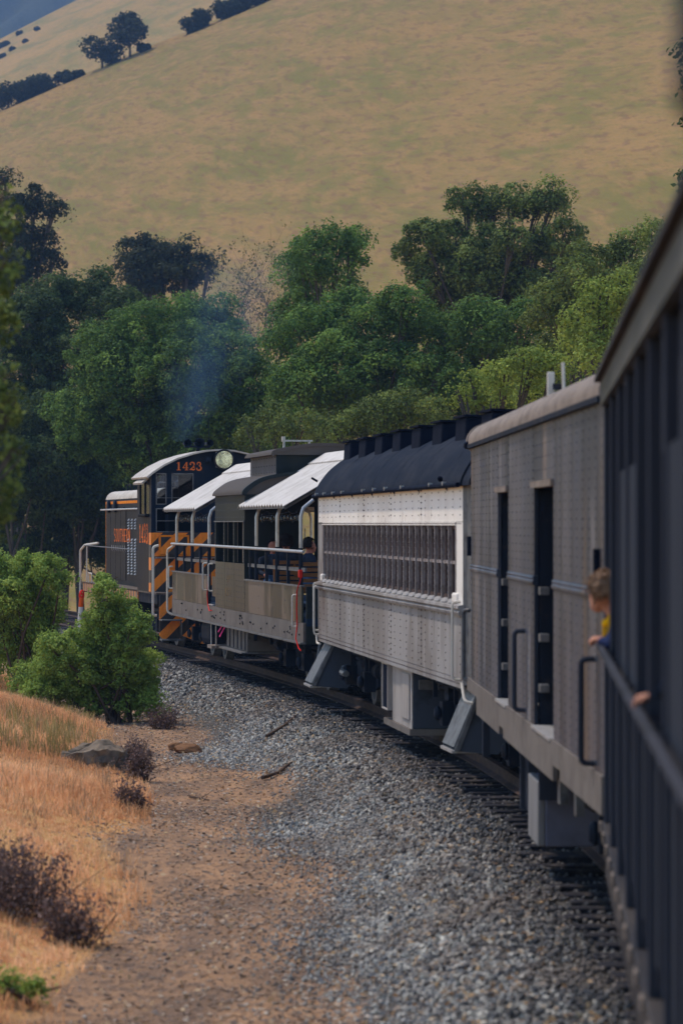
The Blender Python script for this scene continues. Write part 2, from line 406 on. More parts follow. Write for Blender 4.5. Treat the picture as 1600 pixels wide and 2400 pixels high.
def ground_mat():
    m, nt, b, out = _nt('ground_earth')
    at = nt.nodes.new('ShaderNodeAttribute'); at.attribute_name = 'zone'
    sp = nt.nodes.new('ShaderNodeSeparateColor'); nt.links.new(at.outputs['Color'], sp.inputs[0])
    n1 = noise(nt, 1.2, (1.6, .5, 1)); n2 = noise(nt, 9, (1.3, .6, 1)); n3 = noise(nt, 45)
    dirt = mixc(nt, ramp(nt, n1, .40, .62), (.215, .138, .092), (.38, .225, .128))
    dirt = mixc(nt, math_n(nt, 'MULTIPLY', ramp(nt, n2, .48, .66), .80), dirt, (.105, .078, .066))
    dirt = mixc(nt, math_n(nt, 'MULTIPLY', ramp(nt, n3, .58, .72), .6), dirt, (.42, .33, .25))
    grav = mixc(nt, ramp(nt, noise(nt, 30), .4, .65), (.06, .056, .053), (.13, .12, .11))
    gras = mixc(nt, ramp(nt, n2, .4, .65), (.46, .25, .10), (.58, .335, .145))
    gf = ramp(nt, math_n(nt, 'ADD', sp.outputs[0], math_n(nt, 'MULTIPLY', math_n(nt, 'SUBTRACT', n2, .5), .9)), .35, .65)
    hf = ramp(nt, math_n(nt, 'ADD', sp.outputs[1], math_n(nt, 'MULTIPLY', math_n(nt, 'SUBTRACT', n1, .5), .9)), .35, .65)
    c = mixc(nt, gf, dirt, grav); c = mixc(nt, hf, c, gras)
    nt.links.new(c, b.inputs['Base Color']); b.inputs['Roughness'].default_value = .95
    b.inputs['Specular IOR Level'].default_value = .03
    bump(nt, b, math_n(nt, 'ADD', n2, math_n(nt, 'MULTIPLY', n3, .5)), .9, .05)
    return m

def zone(X, Y):
    s = X - xc(np.clip(Y, -25, 120))
    g = sst(-3.6, -2.4, s + .35 * wob(X, Y, .9)) * sst(4.5, 3.4, s)
    h = sst(-4.5, -5.3, s + .30 * wob(X, Y, .7)) + sst(4.5, 6, s)
    return np.stack([g, np.clip(h, 0, 1), np.zeros_like(g)], -1)

ground = struct(grid_obj('ground', spaced(-15, 9, .22, -420, 420), spaced(14, 90, .33, -120, 700), ground_z, ground_mat(), zone))

# ------------------------------------------------------------------ hills
def hill_mat(name, cols, s1=.02):
    m, nt, b, out = _nt(name)
    tc = nt.nodes.new('ShaderNodeTexCoord'); sp = nt.nodes.new('ShaderNodeSeparateXYZ'); nt.links.new(tc.outputs['Object'], sp.inputs[0])
    cb = nt.nodes.new('ShaderNodeCombineXYZ'); nt.links.new(math_n(nt, 'MULTIPLY', sp.outputs[0], 2.6), cb.inputs[0])
    nt.links.new(math_n(nt, 'ADD', sp.outputs[1], math_n(nt, 'MULTIPLY', sp.outputs[0], 2.2)), cb.inputs[1])   # follow the contour lines of the slope
    def nz(sc, det, ro, dist=0.0):
        n = nt.nodes.new('ShaderNodeTexNoise'); n.inputs['Scale'].default_value = sc*s1/.02; n.inputs['Detail'].default_value = det
        n.inputs['Roughness'].default_value = ro; n.inputs['Distortion'].default_value = dist; nt.links.new(cb.outputs[0], n.inputs['Vector']); return n.outputs[0]
    n1 = nz(.012, 7, .62, .6); n4 = nz(.05, 8, .66, .5); n2 = nz(.17, 7, .66, .4); n5 = nz(.4, 5, .62); n3 = nz(1.2, 4, .65)
    c = mixc(nt, ramp(nt, n1, .42, .58), cols[0], cols[1])
    c = mixc(nt, math_n(nt, 'MULTIPLY', ramp(nt, n4, .45, .59), .80), c, cols[2])
    c = mixc(nt, math_n(nt, 'MULTIPLY', ramp(nt, n2, .47, .62), .60), c, cols[3])
    c = mixc(nt, math_n(nt, 'MULTIPLY', ramp(nt, n5, .51, .63), .65), c, cols[4])
    c = mixc(nt, math_n(nt, 'MULTIPLY', ramp(nt, n3, .52, .64), .45), c, cols[2])
    nt.links.new(c, b.inputs['Base Color']); b.inputs['Roughness'].default_value = 1; b.inputs['Specular IOR Level'].default_value = .05
    bump(nt, b, math_n(nt, 'ADD', math_n(nt, 'ADD', n4, n5), math_n(nt, 'MULTIPLY', n3, .5)), .35, 1.0)
    return m

def hill_z(x, y):
    z = .2616 * (y - 150) + .397 * x + 2.0 + 1.0 * wob(x, y, .045) + .25 * wob(x, y, .19)
    base = -3.0
    z = base + np.logaddexp(0, (z - base) / 2.5) * 2.5
    return z - np.logaddexp(0, (y - 437 - .12 * x) / 4) * 4 * .9
hill = struct(grid_obj('hill', np.linspace(-190, 230, 220), np.linspace(128, 560, 190), hill_z,
    hill_mat('hill_dry_grass', [(.275, .174, .066), (.212, .154, .054), (.158, .142, .042), (.325, .192, .080), (.170, .095, .056)])))
def far_z(x, y):
    z = 139.5 + .26 * (y - 900) + .50 * (x + 92) + 2.2 * wob(x, y, .022) + .6 * wob(x, y, .08)
    return z - np.logaddexp(0, (y - 905 - .2 * x) / 18) * 18 * .8
far_hill = struct(grid_obj('far_hill', np.linspace(-330, 160, 150), np.linspace(446, 1150, 160), far_z,
    hill_mat('far_hill_grass', [(.34, .215, .080), (.29, .195, .072), (.16, .155, .055), (.34, .21, .085), (.23, .15, .065)], .012)))
def wood_z(x, y):
    return 250 + .55 * (y - 1500) + .25 * (x + 140) + 5 * wob(x, y, .06) + 3 * wob(x, y, .21)
wooded_hill = struct(grid_obj('wooded_hill', np.linspace(-600, 300, 160), np.linspace(1180, 1700, 120), wood_z,
    hill_mat('wooded_hill_brush', [(.045, .055, .035), (.06, .07, .04), (.03, .04, .03), (.05, .06, .04), (.09, .085, .05)], .03)))

# ------------------------------------------------------------------ scattered stones through geometry nodes (nobody could count them)
def scatter_group(name, mat, lo, hi, res=1, tilt=6.28):
    g = bpy.data.node_groups.new(name, 'GeometryNodeTree')
    g.interface.new_socket('Geometry', in_out='INPUT', socket_type='NodeSocketGeometry')
    g.interface.new_socket('Geometry', in_out='OUTPUT', socket_type='NodeSocketGeometry')
    N = g.nodes.new; L = g.links.new
    gi = N('NodeGroupInput'); go = N('NodeGroupOutput')
    ico = N('GeometryNodeMeshIcoSphere'); ico.inputs['Radius'].default_value = 1; ico.inputs['Subdivisions'].default_value = res
    sp = N('GeometryNodeSetPosition')
    rv0 = N('FunctionNodeRandomValue'); rv0.data_type = 'FLOAT_VECTOR'
    rv0.inputs[0].default_value = (-.28,) * 3; rv0.inputs[1].default_value = (.28,) * 3
    sm = N('GeometryNodeSetMaterial'); sm.inputs['Material'].default_value = mat
    ip = N('GeometryNodeInstanceOnPoints')
    rr = N('FunctionNodeRandomValue'); rr.data_type = 'FLOAT_VECTOR'; rr.inputs[0].default_value = (-tilt, -tilt, 0); rr.inputs[1].default_value = (tilt, tilt, 6.28)
    rs = N('FunctionNodeRandomValue'); rs.data_type = 'FLOAT_VECTOR'; rs.inputs[0].default_value = lo; rs.inputs[1].default_value = hi
    rs.inputs['Seed'].default_value = 5
    na = N('GeometryNodeInputNamedAttribute'); na.data_type = 'FLOAT'; na.inputs['Name'].default_value = 'size'
    ms = N('ShaderNodeVectorMath'); ms.operation = 'SCALE'
    L(ico.outputs[0], sp.inputs['Geometry']); L(rv0.outputs[0], sp.inputs['Offset'])
    L(sp.outputs[0], sm.inputs[0]); L(gi.outputs[0], ip.inputs['Points']); L(sm.outputs[0], ip.inputs['Instance'])
    L(rr.outputs[0], ip.inputs['Rotation']); L(rs.outputs[0], ms.inputs[0]); L(na.outputs[0], ms.inputs['Scale'])
    L(ms.outputs[0], ip.inputs['Scale']); L(ip.outputs[0], go.inputs[0])
    return g

def scatter(name, pts, size, mat, label, cat, lo=(.6, .6, .4), hi=(1.1, 1, .8), res=1, tilt=6.28):
    me = bpy.data.meshes.new(name); me.vertices.add(len(pts)); me.vertices.foreach_set('co', np.asarray(pts, float).ravel())
    a = me.attributes.new('size', 'FLOAT', 'POINT'); a.data.foreach_set('value', np.asarray(size, float))
    me.update(); o = obj(name, me, kind='stuff'); me.materials.append(mat)
    md = o.modifiers.new('stones', 'NODES'); md.node_group = scatter_group(name, mat, lo, hi, res, tilt)
    tag(o, label, cat); return o

def stone_mat(name, cols, rough=.8):
    m, nt, b, out = _nt(name)
    oi = nt.nodes.new('ShaderNodeObjectInfo')
    r = nt.nodes.new('ShaderNodeValToRGB'); nt.links.new(oi.outputs['Random'], r.inputs[0])
    e = r.color_ramp.elements
    while len(e) > 1: e.remove(e[-1])
    for i, c in enumerate(cols):
        el = e[0] if i == 0 else e.new(i / len(cols))
        el.position = i / len(cols); el.color = (*c, 1)
    r.color_ramp.interpolation = 'CONSTANT'
    c = mixc(nt, math_n(nt, 'MULTIPLY', ramp(nt, noise(nt, 3), .4, .7), .3), r.outputs[0], (.10, .085, .07))
    ge = nt.nodes.new('ShaderNodeNewGeometry'); pn = nt.nodes.new('ShaderNodeTexNoise'); pn.inputs['Scale'].default_value = .55; pn.inputs['Detail'].default_value = 6
    nt.links.new(ge.outputs['Position'], pn.inputs['Vector'])       # patches of brown dust lying over the stones
    c = mixc(nt, math_n(nt, 'MULTIPLY', ramp(nt, pn.outputs[0], .48, .62), .55), c, (.17, .125, .095))
    nt.links.new(c, b.inputs['Base Color']); b.inputs['Roughness'].default_value = rough
    return m

MAT['stone'] = stone_mat('ballast_stone', [(0.254, 0.251, 0.239), (0.374, 0.355, 0.322), (0.158, 0.161, 0.164), (0.299, 0.284, 0.247), (0.538, 0.515, 0.448), (0.232, 0.194, 0.158), (0.105, 0.109, 0.12), (0.359, 0.269, 0.187), (0.284, 0.284, 0.261), (0.187, 0.194, 0.202), (0.463, 0.442, 0.389), (0.209, 0.206, 0.194), (0.143, 0.12, 0.101), (0.329, 0.314, 0.292)])
MAT['stone_dark'] = stone_mat('track_ballast_stone', [(.055, .055, .062), (.085, .082, .085), (.04, .042, .05), (.11, .105, .105), (.07, .066, .07), (.05, .052, .06), (.17, .16, .155)])  # darker and bluer than the outer ballast, denser towards the track
MAT['chip'] = stone_mat('path_chip', [(.34, .22, .14), (.18, .12, .09), (.44, .33, .23), (.12, .09, .075), (.50, .43, .35), (.26, .17, .12), (.36, .23, .14), (.10, .085, .075)])

def sample(n, y0, y1, s0, s1, ypow=1.0):
    y = y0 + (y1 - y0) * _rg.random(n) ** ypow
    s = s0 + (s1 - s0) * _rg.random(n)
    return s, y, xc(y) + s

def ballast(n, y0, y1, r0, r1):
    s, y, x = sample(n, y0, y1, -4.9, -1.15)
    lim = -2.75 + .40 * wob(x, y, .8)
    p = sst(lim - 1.5, lim + .15, s) ** 2.6
    p = p * (1 - .85 * sst(-1.9, -1.2, s))
    k = _rg.random(n) < p
    s, y, x = s[k], y[k], x[k]
    r = (r0 + (r1 - r0) * _rg.random(len(x)) ** 1.6) * (.55 + .45 * p[k])
    z = ground_z(x, y) + r * (.15 + .35 * _rg.random(len(x)))
    return np.stack([x, y, z], 1), r
b1, r1 = ballast(56000, 18.5, 36, .014, .036)
b2, r2 = ballast(40000, 36, 56, .017, .038)
b3, r3 = ballast(26000, 56, 100, .024, .050)
scatter('ballast', np.concatenate([b1, b2, b3]), np.concatenate([r1, r2, r3]), MAT['stone'], 'grey crushed stone ballast spread along the left of the train', 'ballast')
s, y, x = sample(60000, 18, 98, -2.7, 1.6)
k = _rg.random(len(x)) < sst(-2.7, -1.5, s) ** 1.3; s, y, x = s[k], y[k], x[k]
scatter('track_ballast', np.stack([x, y, ground_z(x, y) + np.where(s < -1.25, .012 + .03 * _rg.random(len(x)), -.004 + .035 * _rg.random(len(x)) ** 2)], 1), .014 + .020 * _rg.random(len(x)), MAT['stone_dark'], 'dark stones between the sleepers under the train', 'ballast')
s, y, x = sample(90000, 18.5, 66, -5.6, -1.8, 1.3)
k = _rg.random(len(x)) < sst(-5.8, -4.4, s) * (.35 + .5 * (wob(x, y, 1.5) > .2))
s, y, x = s[k], y[k], x[k]; rr_ = .006 + .021 * _rg.random(len(x)) ** 2.4
scatter('path_grit', np.stack([x, y, ground_z(x, y) + rr_ * .3], 1), rr_, MAT['chip'], 'brown grit and chips strewn over the dirt path', 'grit', (.5, .4, .12), (1.3, 1.0, .4), 1, .35)

# ------------------------------------------------------------------ the track
track = thing('railway_track', 'curving railway track of steel rails on dark sleepers under the train', 'track')
prof = [(-.07,-.155),(.07,-.155),(.07,-.14),(.012,-.115),(.012,-.045),(.036,-.035),(.036,0),(-.036,0),(-.036,-.035),(-.012,-.045),(-.012,-.115),(-.07,-.14)]
def rail_mesh(off, ys):
    v = []; n = len(prof)
    for y in ys:
        a = track_dir(y); c = float(xc(y))
        for (px, pz) in prof: v.append((c + (px + off) * math.cos(a), y - (px + off) * math.sin(a), pz))
    f = [(i*n+j, i*n+(j+1) % n, (i+1)*n+(j+1) % n, (i+1)*n+j) for i in range(len(ys)-1) for j in range(n)]
    return MB().add(v, f)
for off in (-.755, .755): rail_mesh(off, np.arange(6, 118, 1.0)).build('rail', 'rail', track, smooth=True)
t0 = MB().box(-1.3, 1.3, -.115, .115, -.32, -.165).build('sleeper', 'tie', track, bevel=.012)
y = 12.0; first = True
while y < 108:
    a = track_dir(y); c = float(xc(y)); j = random.uniform(-.07, .07)
    o = t0 if first else dup(t0)
    o.location = (c + j, y, random.uniform(-.012, .012)); o.rotation_euler = (random.uniform(-.02, .02), 0, -a + random.uniform(-.03, .03))
    o.scale = (random.uniform(.96, 1.05), random.uniform(.9, 1.1), 1)
    first = False; y += .53
# ------------------------------------------------------------------ rolling stock helpers (car frames: x right, y forward, z up from the rail head)
def bogie(car, yc, wb=2.3, r=.46, wide=1.0, mat='steel_dark'):
    mb = MB()
    for s in (-1, 1):
        x0, x1 = sorted((s*(wide-.02), s*(wide+.08)))
        mb.prism([(yc-wb/2-.45,.42),(yc-wb/2-.38,.62),(yc-wb/2+.3,.66),(yc-.5,.80),(yc+.5,.80),(yc+wb/2-.3,.66),(yc+wb/2+.38,.62),(yc+wb/2+.45,.42),
                  (yc+wb/2+.2,.36),(yc+wb/2-.35,.44),(yc+.45,.28),(yc-.45,.28),(yc-wb/2+.35,.44),(yc-wb/2-.2,.36)], x0, x1, 'x')
        for k in (-1, 1):
            mb.box(*sorted((s*(wide+.08), s*(wide+.24))), yc+k*wb/2-.14, yc+k*wb/2+.14, .32, .60)
        for k in range(3):
            mb.lathe((s*(wide+.02), yc-.28+.28*k, .30), (0,0,1), [(.10,0),(.10,.06),(.07,.08),(.10,.12),(.07,.18),(.10,.24),(.07,.30),(.10,.36),(.10,.42)], 10)
    mb.box(-wide, wide, yc-.2, yc+.2, .55, .78)
    fr = mb.build('bogie', mat, car, smooth=True)
    w = MB()
    for s in (-1, 1):
        w.lathe((s*.69, 0, 0), (s,0,0), [(.06,-.02),(r-.14,0),(r-.09,-.03),(r+.025,-.03),(r+.025,0),(r,.03),(r-.01,.12),(r-.08,.12),(r-.12,.06),(.14,.08),(.10,.16),(.08,.16)], 28)
    w.tube([(-.7,0,0),(.7,0,0)], .07, 10)
    wo = None
    for k in (-1, 1):
        if wo is None: wo = w.build('wheel_set', 'steel_grey', fr, smooth=True); wo.location = (0, yc+k*wb/2, r)
        else: dup(wo, (0, yc+k*wb/2, r), fr)
    return fr

def grab(car, pts, r=.016, mat='white_paint', name='grab_iron', n=7):
    """a bent pipe with its corners rounded"""
    P_ = [Vector(p) for p in pts]; out = [P_[0]]
    for i in range(1, len(P_)-1):
        a, b, c = P_[i-1], P_[i], P_[i+1]
        d = min(.07, (a-b).length/2.2, (c-b).length/2.2)
        p0 = b + (a-b).normalized()*d; p2 = b + (c-b).normalized()*d
        for t in (0, .33, .67, 1): out.append(p0*(1-t)**2 + b*2*t*(1-t) + p2*t*t)
    out.append(P_[-1])
    return MB().tube(out, r, n).build(name, mat, car, smooth=True)

def car_root(name, label, cat, ox, oy, deg): return thing(name, label, cat, (ox, oy, 0), -R(deg), 'train cars')

def pipe_run(car, pts, r, mat, name='pipe'): return MB().tube(pts, r, 8).build(name, mat, car, smooth=True)

# ================================================================== locomotive
loco = thing('locomotive', 'black diesel switcher with orange hazard stripes and white cab roof leading the train', 'locomotive', (-2.635, 72.284, 0), R(10.904))
HW = 1.5
MB().box(-1.47, 1.47, -.75, 13.2, .95, 1.17).box(-.8, .8, -1.1, 13.4, .55, .97).build('frame', 'steel_dark', loco, bevel=.01)
MB().box(-1.5, -1.47, 2.3, 13.2, .98, 1.205).box(1.47, 1.5, 2.3, 13.2, .98, 1.205).build('walkway_edge', 'hazard_edge', loco)
MB().box(-1.5, 1.5, -.75, 13.2, 1.17, 1.21).build('walkway', M('walkway_plate', (.10, .085, .075), .7, layers=[((.17, .14, .12), 6, one, .4, .7)], bmp=.4), loco)
# hood with rounded shoulders
hw = 1.06
hp = [(-hw,1.21),(-hw,3.20)] + arc(-hw+.24, 3.24, .24, 175, 95, 5) + arc(hw-.24, 3.24, .24, 85, 5, 5) + [(hw,3.20),(hw,1.21)]
MB().prism(hp, 2.36, 11.8, 'y').build('hood', 'loco_grey', loco, smooth=True)
tp = [(-hw-.012,3.285)] + [(x*1.012, z+.012) for x, z in arc(-hw+.24, 3.24, .24, 168, 95, 5) + arc(hw-.24, 3.24, .24, 85, 12, 5)] + [(hw+.012,3.285)]
MB().prism(tp, 2.40, 11.8, 'y').build('hood_top', 'roof_white', loco, smooth=True)
MB().box(-hw-.008, -hw+.01, 2.4, 11.82, 3.17, 3.235).box(-hw-.006, -hw+.03, 11.78, 11.83, 1.21, 3.2).box(-hw, hw, 11.8, 11.83, 1.21, 3.2).build('orange_trim', 'orange', loco)
dm = None
for i in range(9):          # hood side doors with latches
    y0 = 2.75 + i*1.0
    if 5.8 < y0 + .5 < 7.4: continue
    d = MB().box(-hw-.014, -hw, y0+.02, y0+.97, 1.32, 3.05)
    if dm is None: dm = d.build('hood_door', 'loco_grey', loco, bevel=.006); dm_y = y0
    else: dup(dm, (0, y0-dm_y, 0))
lv = MB()
for c in range(3):
    for k in list(range(4)) + list(range(7, 20)):
        yv = 6.0 + c*.62; z = 2.78 - k*.067
        lv.prism([(-hw-.035, z-.02),(-hw, z-.028),(-hw, z+.022)], yv-.10, yv+.10, 'y')
lv.build('louver_bank', 'galv', loco, kind='stuff')
for k in range(7):
    MB().tube([(-hw-.02, 7.7+k*.42, 2.02),(-hw-.05, 7.7+k*.42, 2.05),(-hw-.05, 7.7+k*.42, 2.16)], .012, 6).build('door_latch', 'galv', loco)
for (yy, zz) in ((3.2, 3.26), (9.4, 3.40), (8.2, 3.40)):
    grab(loco, [(-.75, yy, zz-.02), (-.75, yy, zz+.24), (-.75, yy+.55, zz+.24), (-.75, yy+.55, zz-.02)], .014, 'steel_dark', 'hatch_handle')
MB().lathe((0, 8.0, 3.48), (0,0,1), [(.28,0),(.28,.18),(.22,.22),(.20,.5),(.17,.5),(.17,.1)], 18).build('exhaust_stack', 'black_paint', loco, smooth=True)
MB().lathe((0, 5.0, 3.48), (0,0,1), [(.28,0),(.28,.18),(.22,.22),(.20,.5),(.17,.5),(.17,.1)], 18).build('exhaust_stack', 'black_paint', loco, smooth=True)
# upper handrail and hand-hold brackets along the hood
grab(loco, [(-hw-.12, 2.4, 3.03), (-hw-.12, 11.9, 3.03)], .022, 'galv', 'hood_handrail')
for yy in (3.2, 5.6, 8, 10.4): MB().tube([(-hw, yy, 3.08), (-hw-.12, yy, 3.03)], .014, 6).build('rail_bracket', 'steel_dark', loco)
for yy in (9.6, 10.9):
    MB().lathe((-hw-.02, yy, 3.12), (-1,0,0), [(.16,0),(.16,.05),(.12,.07)], 14).build('sand_hatch', 'black_paint', loco, smooth=True)
# cab: frames round real window openings
roofp = [(-1.62,3.70),(-1.50,3.80),(-1.25,3.965),(-.95,4.11),(-.6,4.22),(-.3,4.285),(0,4.305)]
roofp = roofp + [(-x, z) for x, z in roofp[:-1]][::-1]
MB().prism([(x, z) for x, z in roofp] + [(x*.985, z-.035) for x, z in roofp][::-1], -.14, 2.52, 'y').build('cab_roof', 'roof_white', loco, smooth=True)
def rz_at(x):
    for (a, b) in zip(roofp, roofp[1:]):
        if a[0] <= x <= b[0]: return a[1] + (b[1]-a[1])*(x-a[0])/(b[0]-a[0]) - .04
    return 3.7
def wall_band(mb, y0, y1, x0, x1, z0, top=None, n=8):
    """a wall strip whose top follows the arched roof"""
    xs = [x0 + (x1-x0)*i/n for i in range(n+1)]
    mb.prism([(x0, z0), (x1, z0)] + [(x, rz_at(x)) for x in xs[::-1]], y0, y1, 'y')
for y0, nm in ((0, 'cab_rear_wall'), (2.30, 'cab_front_wall')):
    mb = MB(); y1 = y0+.06
    wall_band(mb, y0, y1, -1.5, 1.5, 3.78, n=14)
    for (a, b) in ((-1.5,-1.40),(-.58,-.50),(.50,.58),(1.40,1.5)): mb.box(a, b, y0, y1, 2.50, 3.78)
    mb.box(-.50, .50, y0, y1, 2.5, 3.78)
    for (a, b) in ((-1.40,-.58),(.58,1.40)): mb.box(a, b, y0, y1, 3.02, 3.10)
    for (a, b) in ((-1.17,-1.06),(1.06,1.17)): mb.box(a, b, y0, y1, 3.10, 3.78)
    mb.build(nm, 'black_paint', loco)
for sx in (-1, 1):
    for (a, b, z0, z1) in ((-1.40,-1.17,3.10,3.78),(-1.06,-.58,3.10,3.78),(-1.40,-.58,2.50,3.02)):
        a, b = sorted((a*-sx, b*-sx))
        w = MB().box(a, a+.02, -.012, .0, z0, z1).box(b-.02, b, -.012, .0, z0, z1).box(a+.02, b-.02, -.012, 0, z0, z0+.02).box(a+.02, b-.02, -.012, 0, z1-.02, z1).build('cab_window', 'steel_grey', loco)
        MB().box(a, b, .028, .034, z0, z1).build('pane', 'glass', w)
MB().box(-1.38, -.6, -.02, -.01, 2.74, 2.755).box(-1.38, -.6, -.02, -.01, 3.24, 3.252).build('window_bar', 'steel_grey', loco)
MB().box(-1.5, 1.5, -.012, .06, 1.98, 2.49).build('striped_panel', 'hazard', loco)
MB().box(-1.46, 1.46, -.02, .06, 1.21, 1.93).build('striped_panel', 'hazard', loco)
MB().box(-1.42, 1.42, -.26, -.005, 1.935, 1.965).build('rear_shelf', 'roof_edge', loco)
bx_ = MB().box(-1.30, -.72, -.05, -.012, 2.02, 2.40).build('battery_door', 'hazard', loco, bevel=.01)
MB().box(-1.12, -.92, -.072, -.05, 2.24, 2.30).build('door_pull', 'orange', bx_)
MB().box(-1.34, -1.30, -.055, -.012, 1.99, 2.43).box(-.72, -.68, -.055, -.012, 1.99, 2.43).box(-1.34, -.68, -.055, -.012, 2.40, 2.44).build('door_frame', 'orange', bx_)
for sx in (-1, 1):          # cab sides with window
    x0, x1 = sorted((sx*1.5, sx*1.45)); mb = MB()
    mb.box(x0, x1, .06, 2.30, 1.21, 2.86).box(x0, x1, .06, .35, 2.86, 3.70).box(x0, x1, 1.95, 2.30, 2.86, 3.70).box(x0, x1, .35, 1.95, 3.62, 3.70)
    mb.build('cab_side', 'loco_grey', loco)
    w = MB().box(x0, x1, 1.12, 1.17, 2.86, 3.62).build('side_window', 'steel_dark', loco)
    MB().box(*sorted((sx*1.478, sx*1.472)), .35, 1.95, 2.86, 3.62).build('pane', 'glass', w)
MB().box(-1.60, -1.50, .3, 1.5, 2.83, 2.90).build('arm_rest', 'black', loco, bevel=.02)
MB().prism([(-1.66,3.58),(-1.50,3.70),(-1.50,3.66),(-1.64,3.54)], .4, 1.9, 'y').build('window_awning', 'roof_white', loco)
MB().box(-1.44, 1.44, .07, 2.29, 2.0, 2.03).box(-.9, -.3, 1.6, 2.2, 2.03, 2.9).box(.5, 1.2, 1.5, 2.2, 2.03, 3.0).build('cab_interior', 'interior', loco)
# orange cab corner edges
MB().box(-1.512, -1.50, -.01, .30, 1.21, 2.49).build('corner_stripe', 'hazard', loco)
# headlight
hl = MB().lathe((.07, -.02, 4.075), (0,-1,0), [(.05,0),(.20,0),(.205,.10),(.225,.11),(.225,.15),(.195,.15),(.185,.12),(.05,.115)], 28).build('headlight', 'steel_dark', loco, smooth=True)
MB().lathe((.07, -.14, 4.075), (0,-1,0), [(.02,-.06),(.08,-.05),(.14,-.025),(.187,.012)], 28).build('reflector', 'brass_lens', hl, smooth=True)
MB().lathe((.07, -.14, 4.075), (0,-1,0), [(.188,.012),(.15,.028),(.08,.038),(.01,.04)], 28).build('lens', 'glass', hl, smooth=True)
for k in range(4):
    a = R(45+90*k); MB().box(.07+.22*math.cos(a)-.025, .07+.22*math.cos(a)+.025, -.16, -.10, 4.075+.22*math.sin(a)-.02, 4.075+.22*math.sin(a)+.02).build('clamp', 'steel_grey', hl)
MB().box(-.32, -.20, -.10, -.0, 4.02, 4.14).build('junction_box', 'black_paint', loco, bevel=.01)
# horns
hb = MB().box(-.62, -.05, 1.0, 1.08, 4.36, 4.40).box(-.36, -.30, 1.0, 1.08, 4.26, 4.37).build('horn_bracket', 'steel_dark', loco)
for (hx, L, rr) in ((-.60, .34, .09), (-.36, .46, .115), (-.12, .40, .08)):
    MB().lathe((hx, 1.04, 4.45), (0,-1,0), [(.03,-.25),(.03,0),(.045,L*.5),(rr*.75,L*.85),(rr,L),(rr*.9,L),(rr*.6,L*.8),(.03,L*.4)], 16).build('horn', 'black_paint', hb, smooth=True)
MB().tube([(-.10, .9, 4.27), (-.11, .9, 4.95)], .006, 5).build('antenna', 'steel_dark', loco)
# lettering
lettering('1423', lambda u, z: (-.965 + u*.195, -.006, 3.845 + z*.175), .76).build('number_rear', 'letter_orange', loco)
lettering('1423', lambda u, z: (-1.506, 1.98 - u*.50, 2.27 + z*.40), .78).build('number_side', 'letter_orange', loco)
for i_, ch in enumerate('SOUTHERN'): lettering(ch, lambda u, z, k=i_: (-hw-.020, 10.0 - (u+k*.74)*.54, 2.25 + z*.31), .74).build('letter', 'letter_orange', loco)
lettering('P', lambda u, z: (-hw-.020, 5.55 - u*.54, 2.25 + z*.31), .74).build('letter', 'letter_orange', loco)
# hand rails and steps
grab(loco, [(-1.48, -.72, .72), (-1.56, -.72, .72), (-1.56, -.72, 2.19), (-1.44, -.72, 2.22)], .03, 'white_paint', 'hand_rail')
grab(loco, [(1.48, -.72, .72), (1.56, -.72, .72), (1.56, -.72, 2.19), (1.44, -.72, 2.22)], .03, 'white_paint', 'hand_rail')
grab(loco, [(-1.50, 13.15, .75), (-1.56, 13.15, .85), (-1.56, 13.15, 2.0), (-1.5, 12.6, 2.15), (-1.25, 11.85, 2.20)], .03, 'white_paint', 'hand_rail')
grab(loco, [(-1.52, 2.4, 2.10), (-1.52, 12.6, 2.14)], .014, 'steel_grey', 'side_rail')
MB().tube([(-1.50, 12.2, 1.21), (-1.50, 12.2, 2.13)], .018, 6).build('rail_post', 'white_paint', loco)
grab(loco, [(-1.49, 11.2, 1.21), (-1.49, 11.2, 1.45), (-1.49, 11.9, 1.45), (-1.49, 11.9, 1.21)], .014, 'white_paint', 'step_hold')
for sx in (-1, 1):
    a, b = sorted((sx*1.46, sx*1.02))
    MB().prism([(a, .30), (a+.10, .20), (b, .20), (b, 1.16), (a, 1.16)] if sx < 0 else [(a, .20), (b-.10, .20), (b, .30), (b, 1.16), (a, 1.16)], -1.02, -.98, 'y').build('step_plate', 'hazard', loco)
    MB().box(a, b, -1.4, -1.02, .20, .23).box(a, b, -1.4, -1.02, .62, .65).build('step_tread', 'steel_grey', loco)
MB().box(-1.01, 1.01, -1.02, -.98, .62, 1.16).build('pilot_plate', 'hazard', loco)
MB().prism([(-.98,.62),(-.98,.30),(-.55,.12),(.55,.12),(.98,.30),(.98,.62)], -1.05, -1.0, 'y').build('pilot_plow', 'hazard', loco)
MB().box(-1.0, 1.0, -1.18, -1.04, 1.16, 1.205).build('rear_step_board', 'steel_dark', loco)
cp = MB().box(-.10, .10, -1.75, -1.0, .78, .96).box(-.17, .17, -1.9, -1.65, .70, 1.02).build('coupler', 'steel_dark', loco, bevel=.03)
grab(loco, [(-.62, -1.03, .85), (-.62, -1.14, .78), (-.68, -1.2, .45)], .022, 'white_paint', 'brake_hose')
for yb in (2.2, 10.2): bogie(loco, yb, 2.4, .50, 1.02)
MB().box(-1.25, 1.25, 4.7, 7.6, .28, .95).build('fuel_tank', 'steel_dark', loco, bevel=.08)

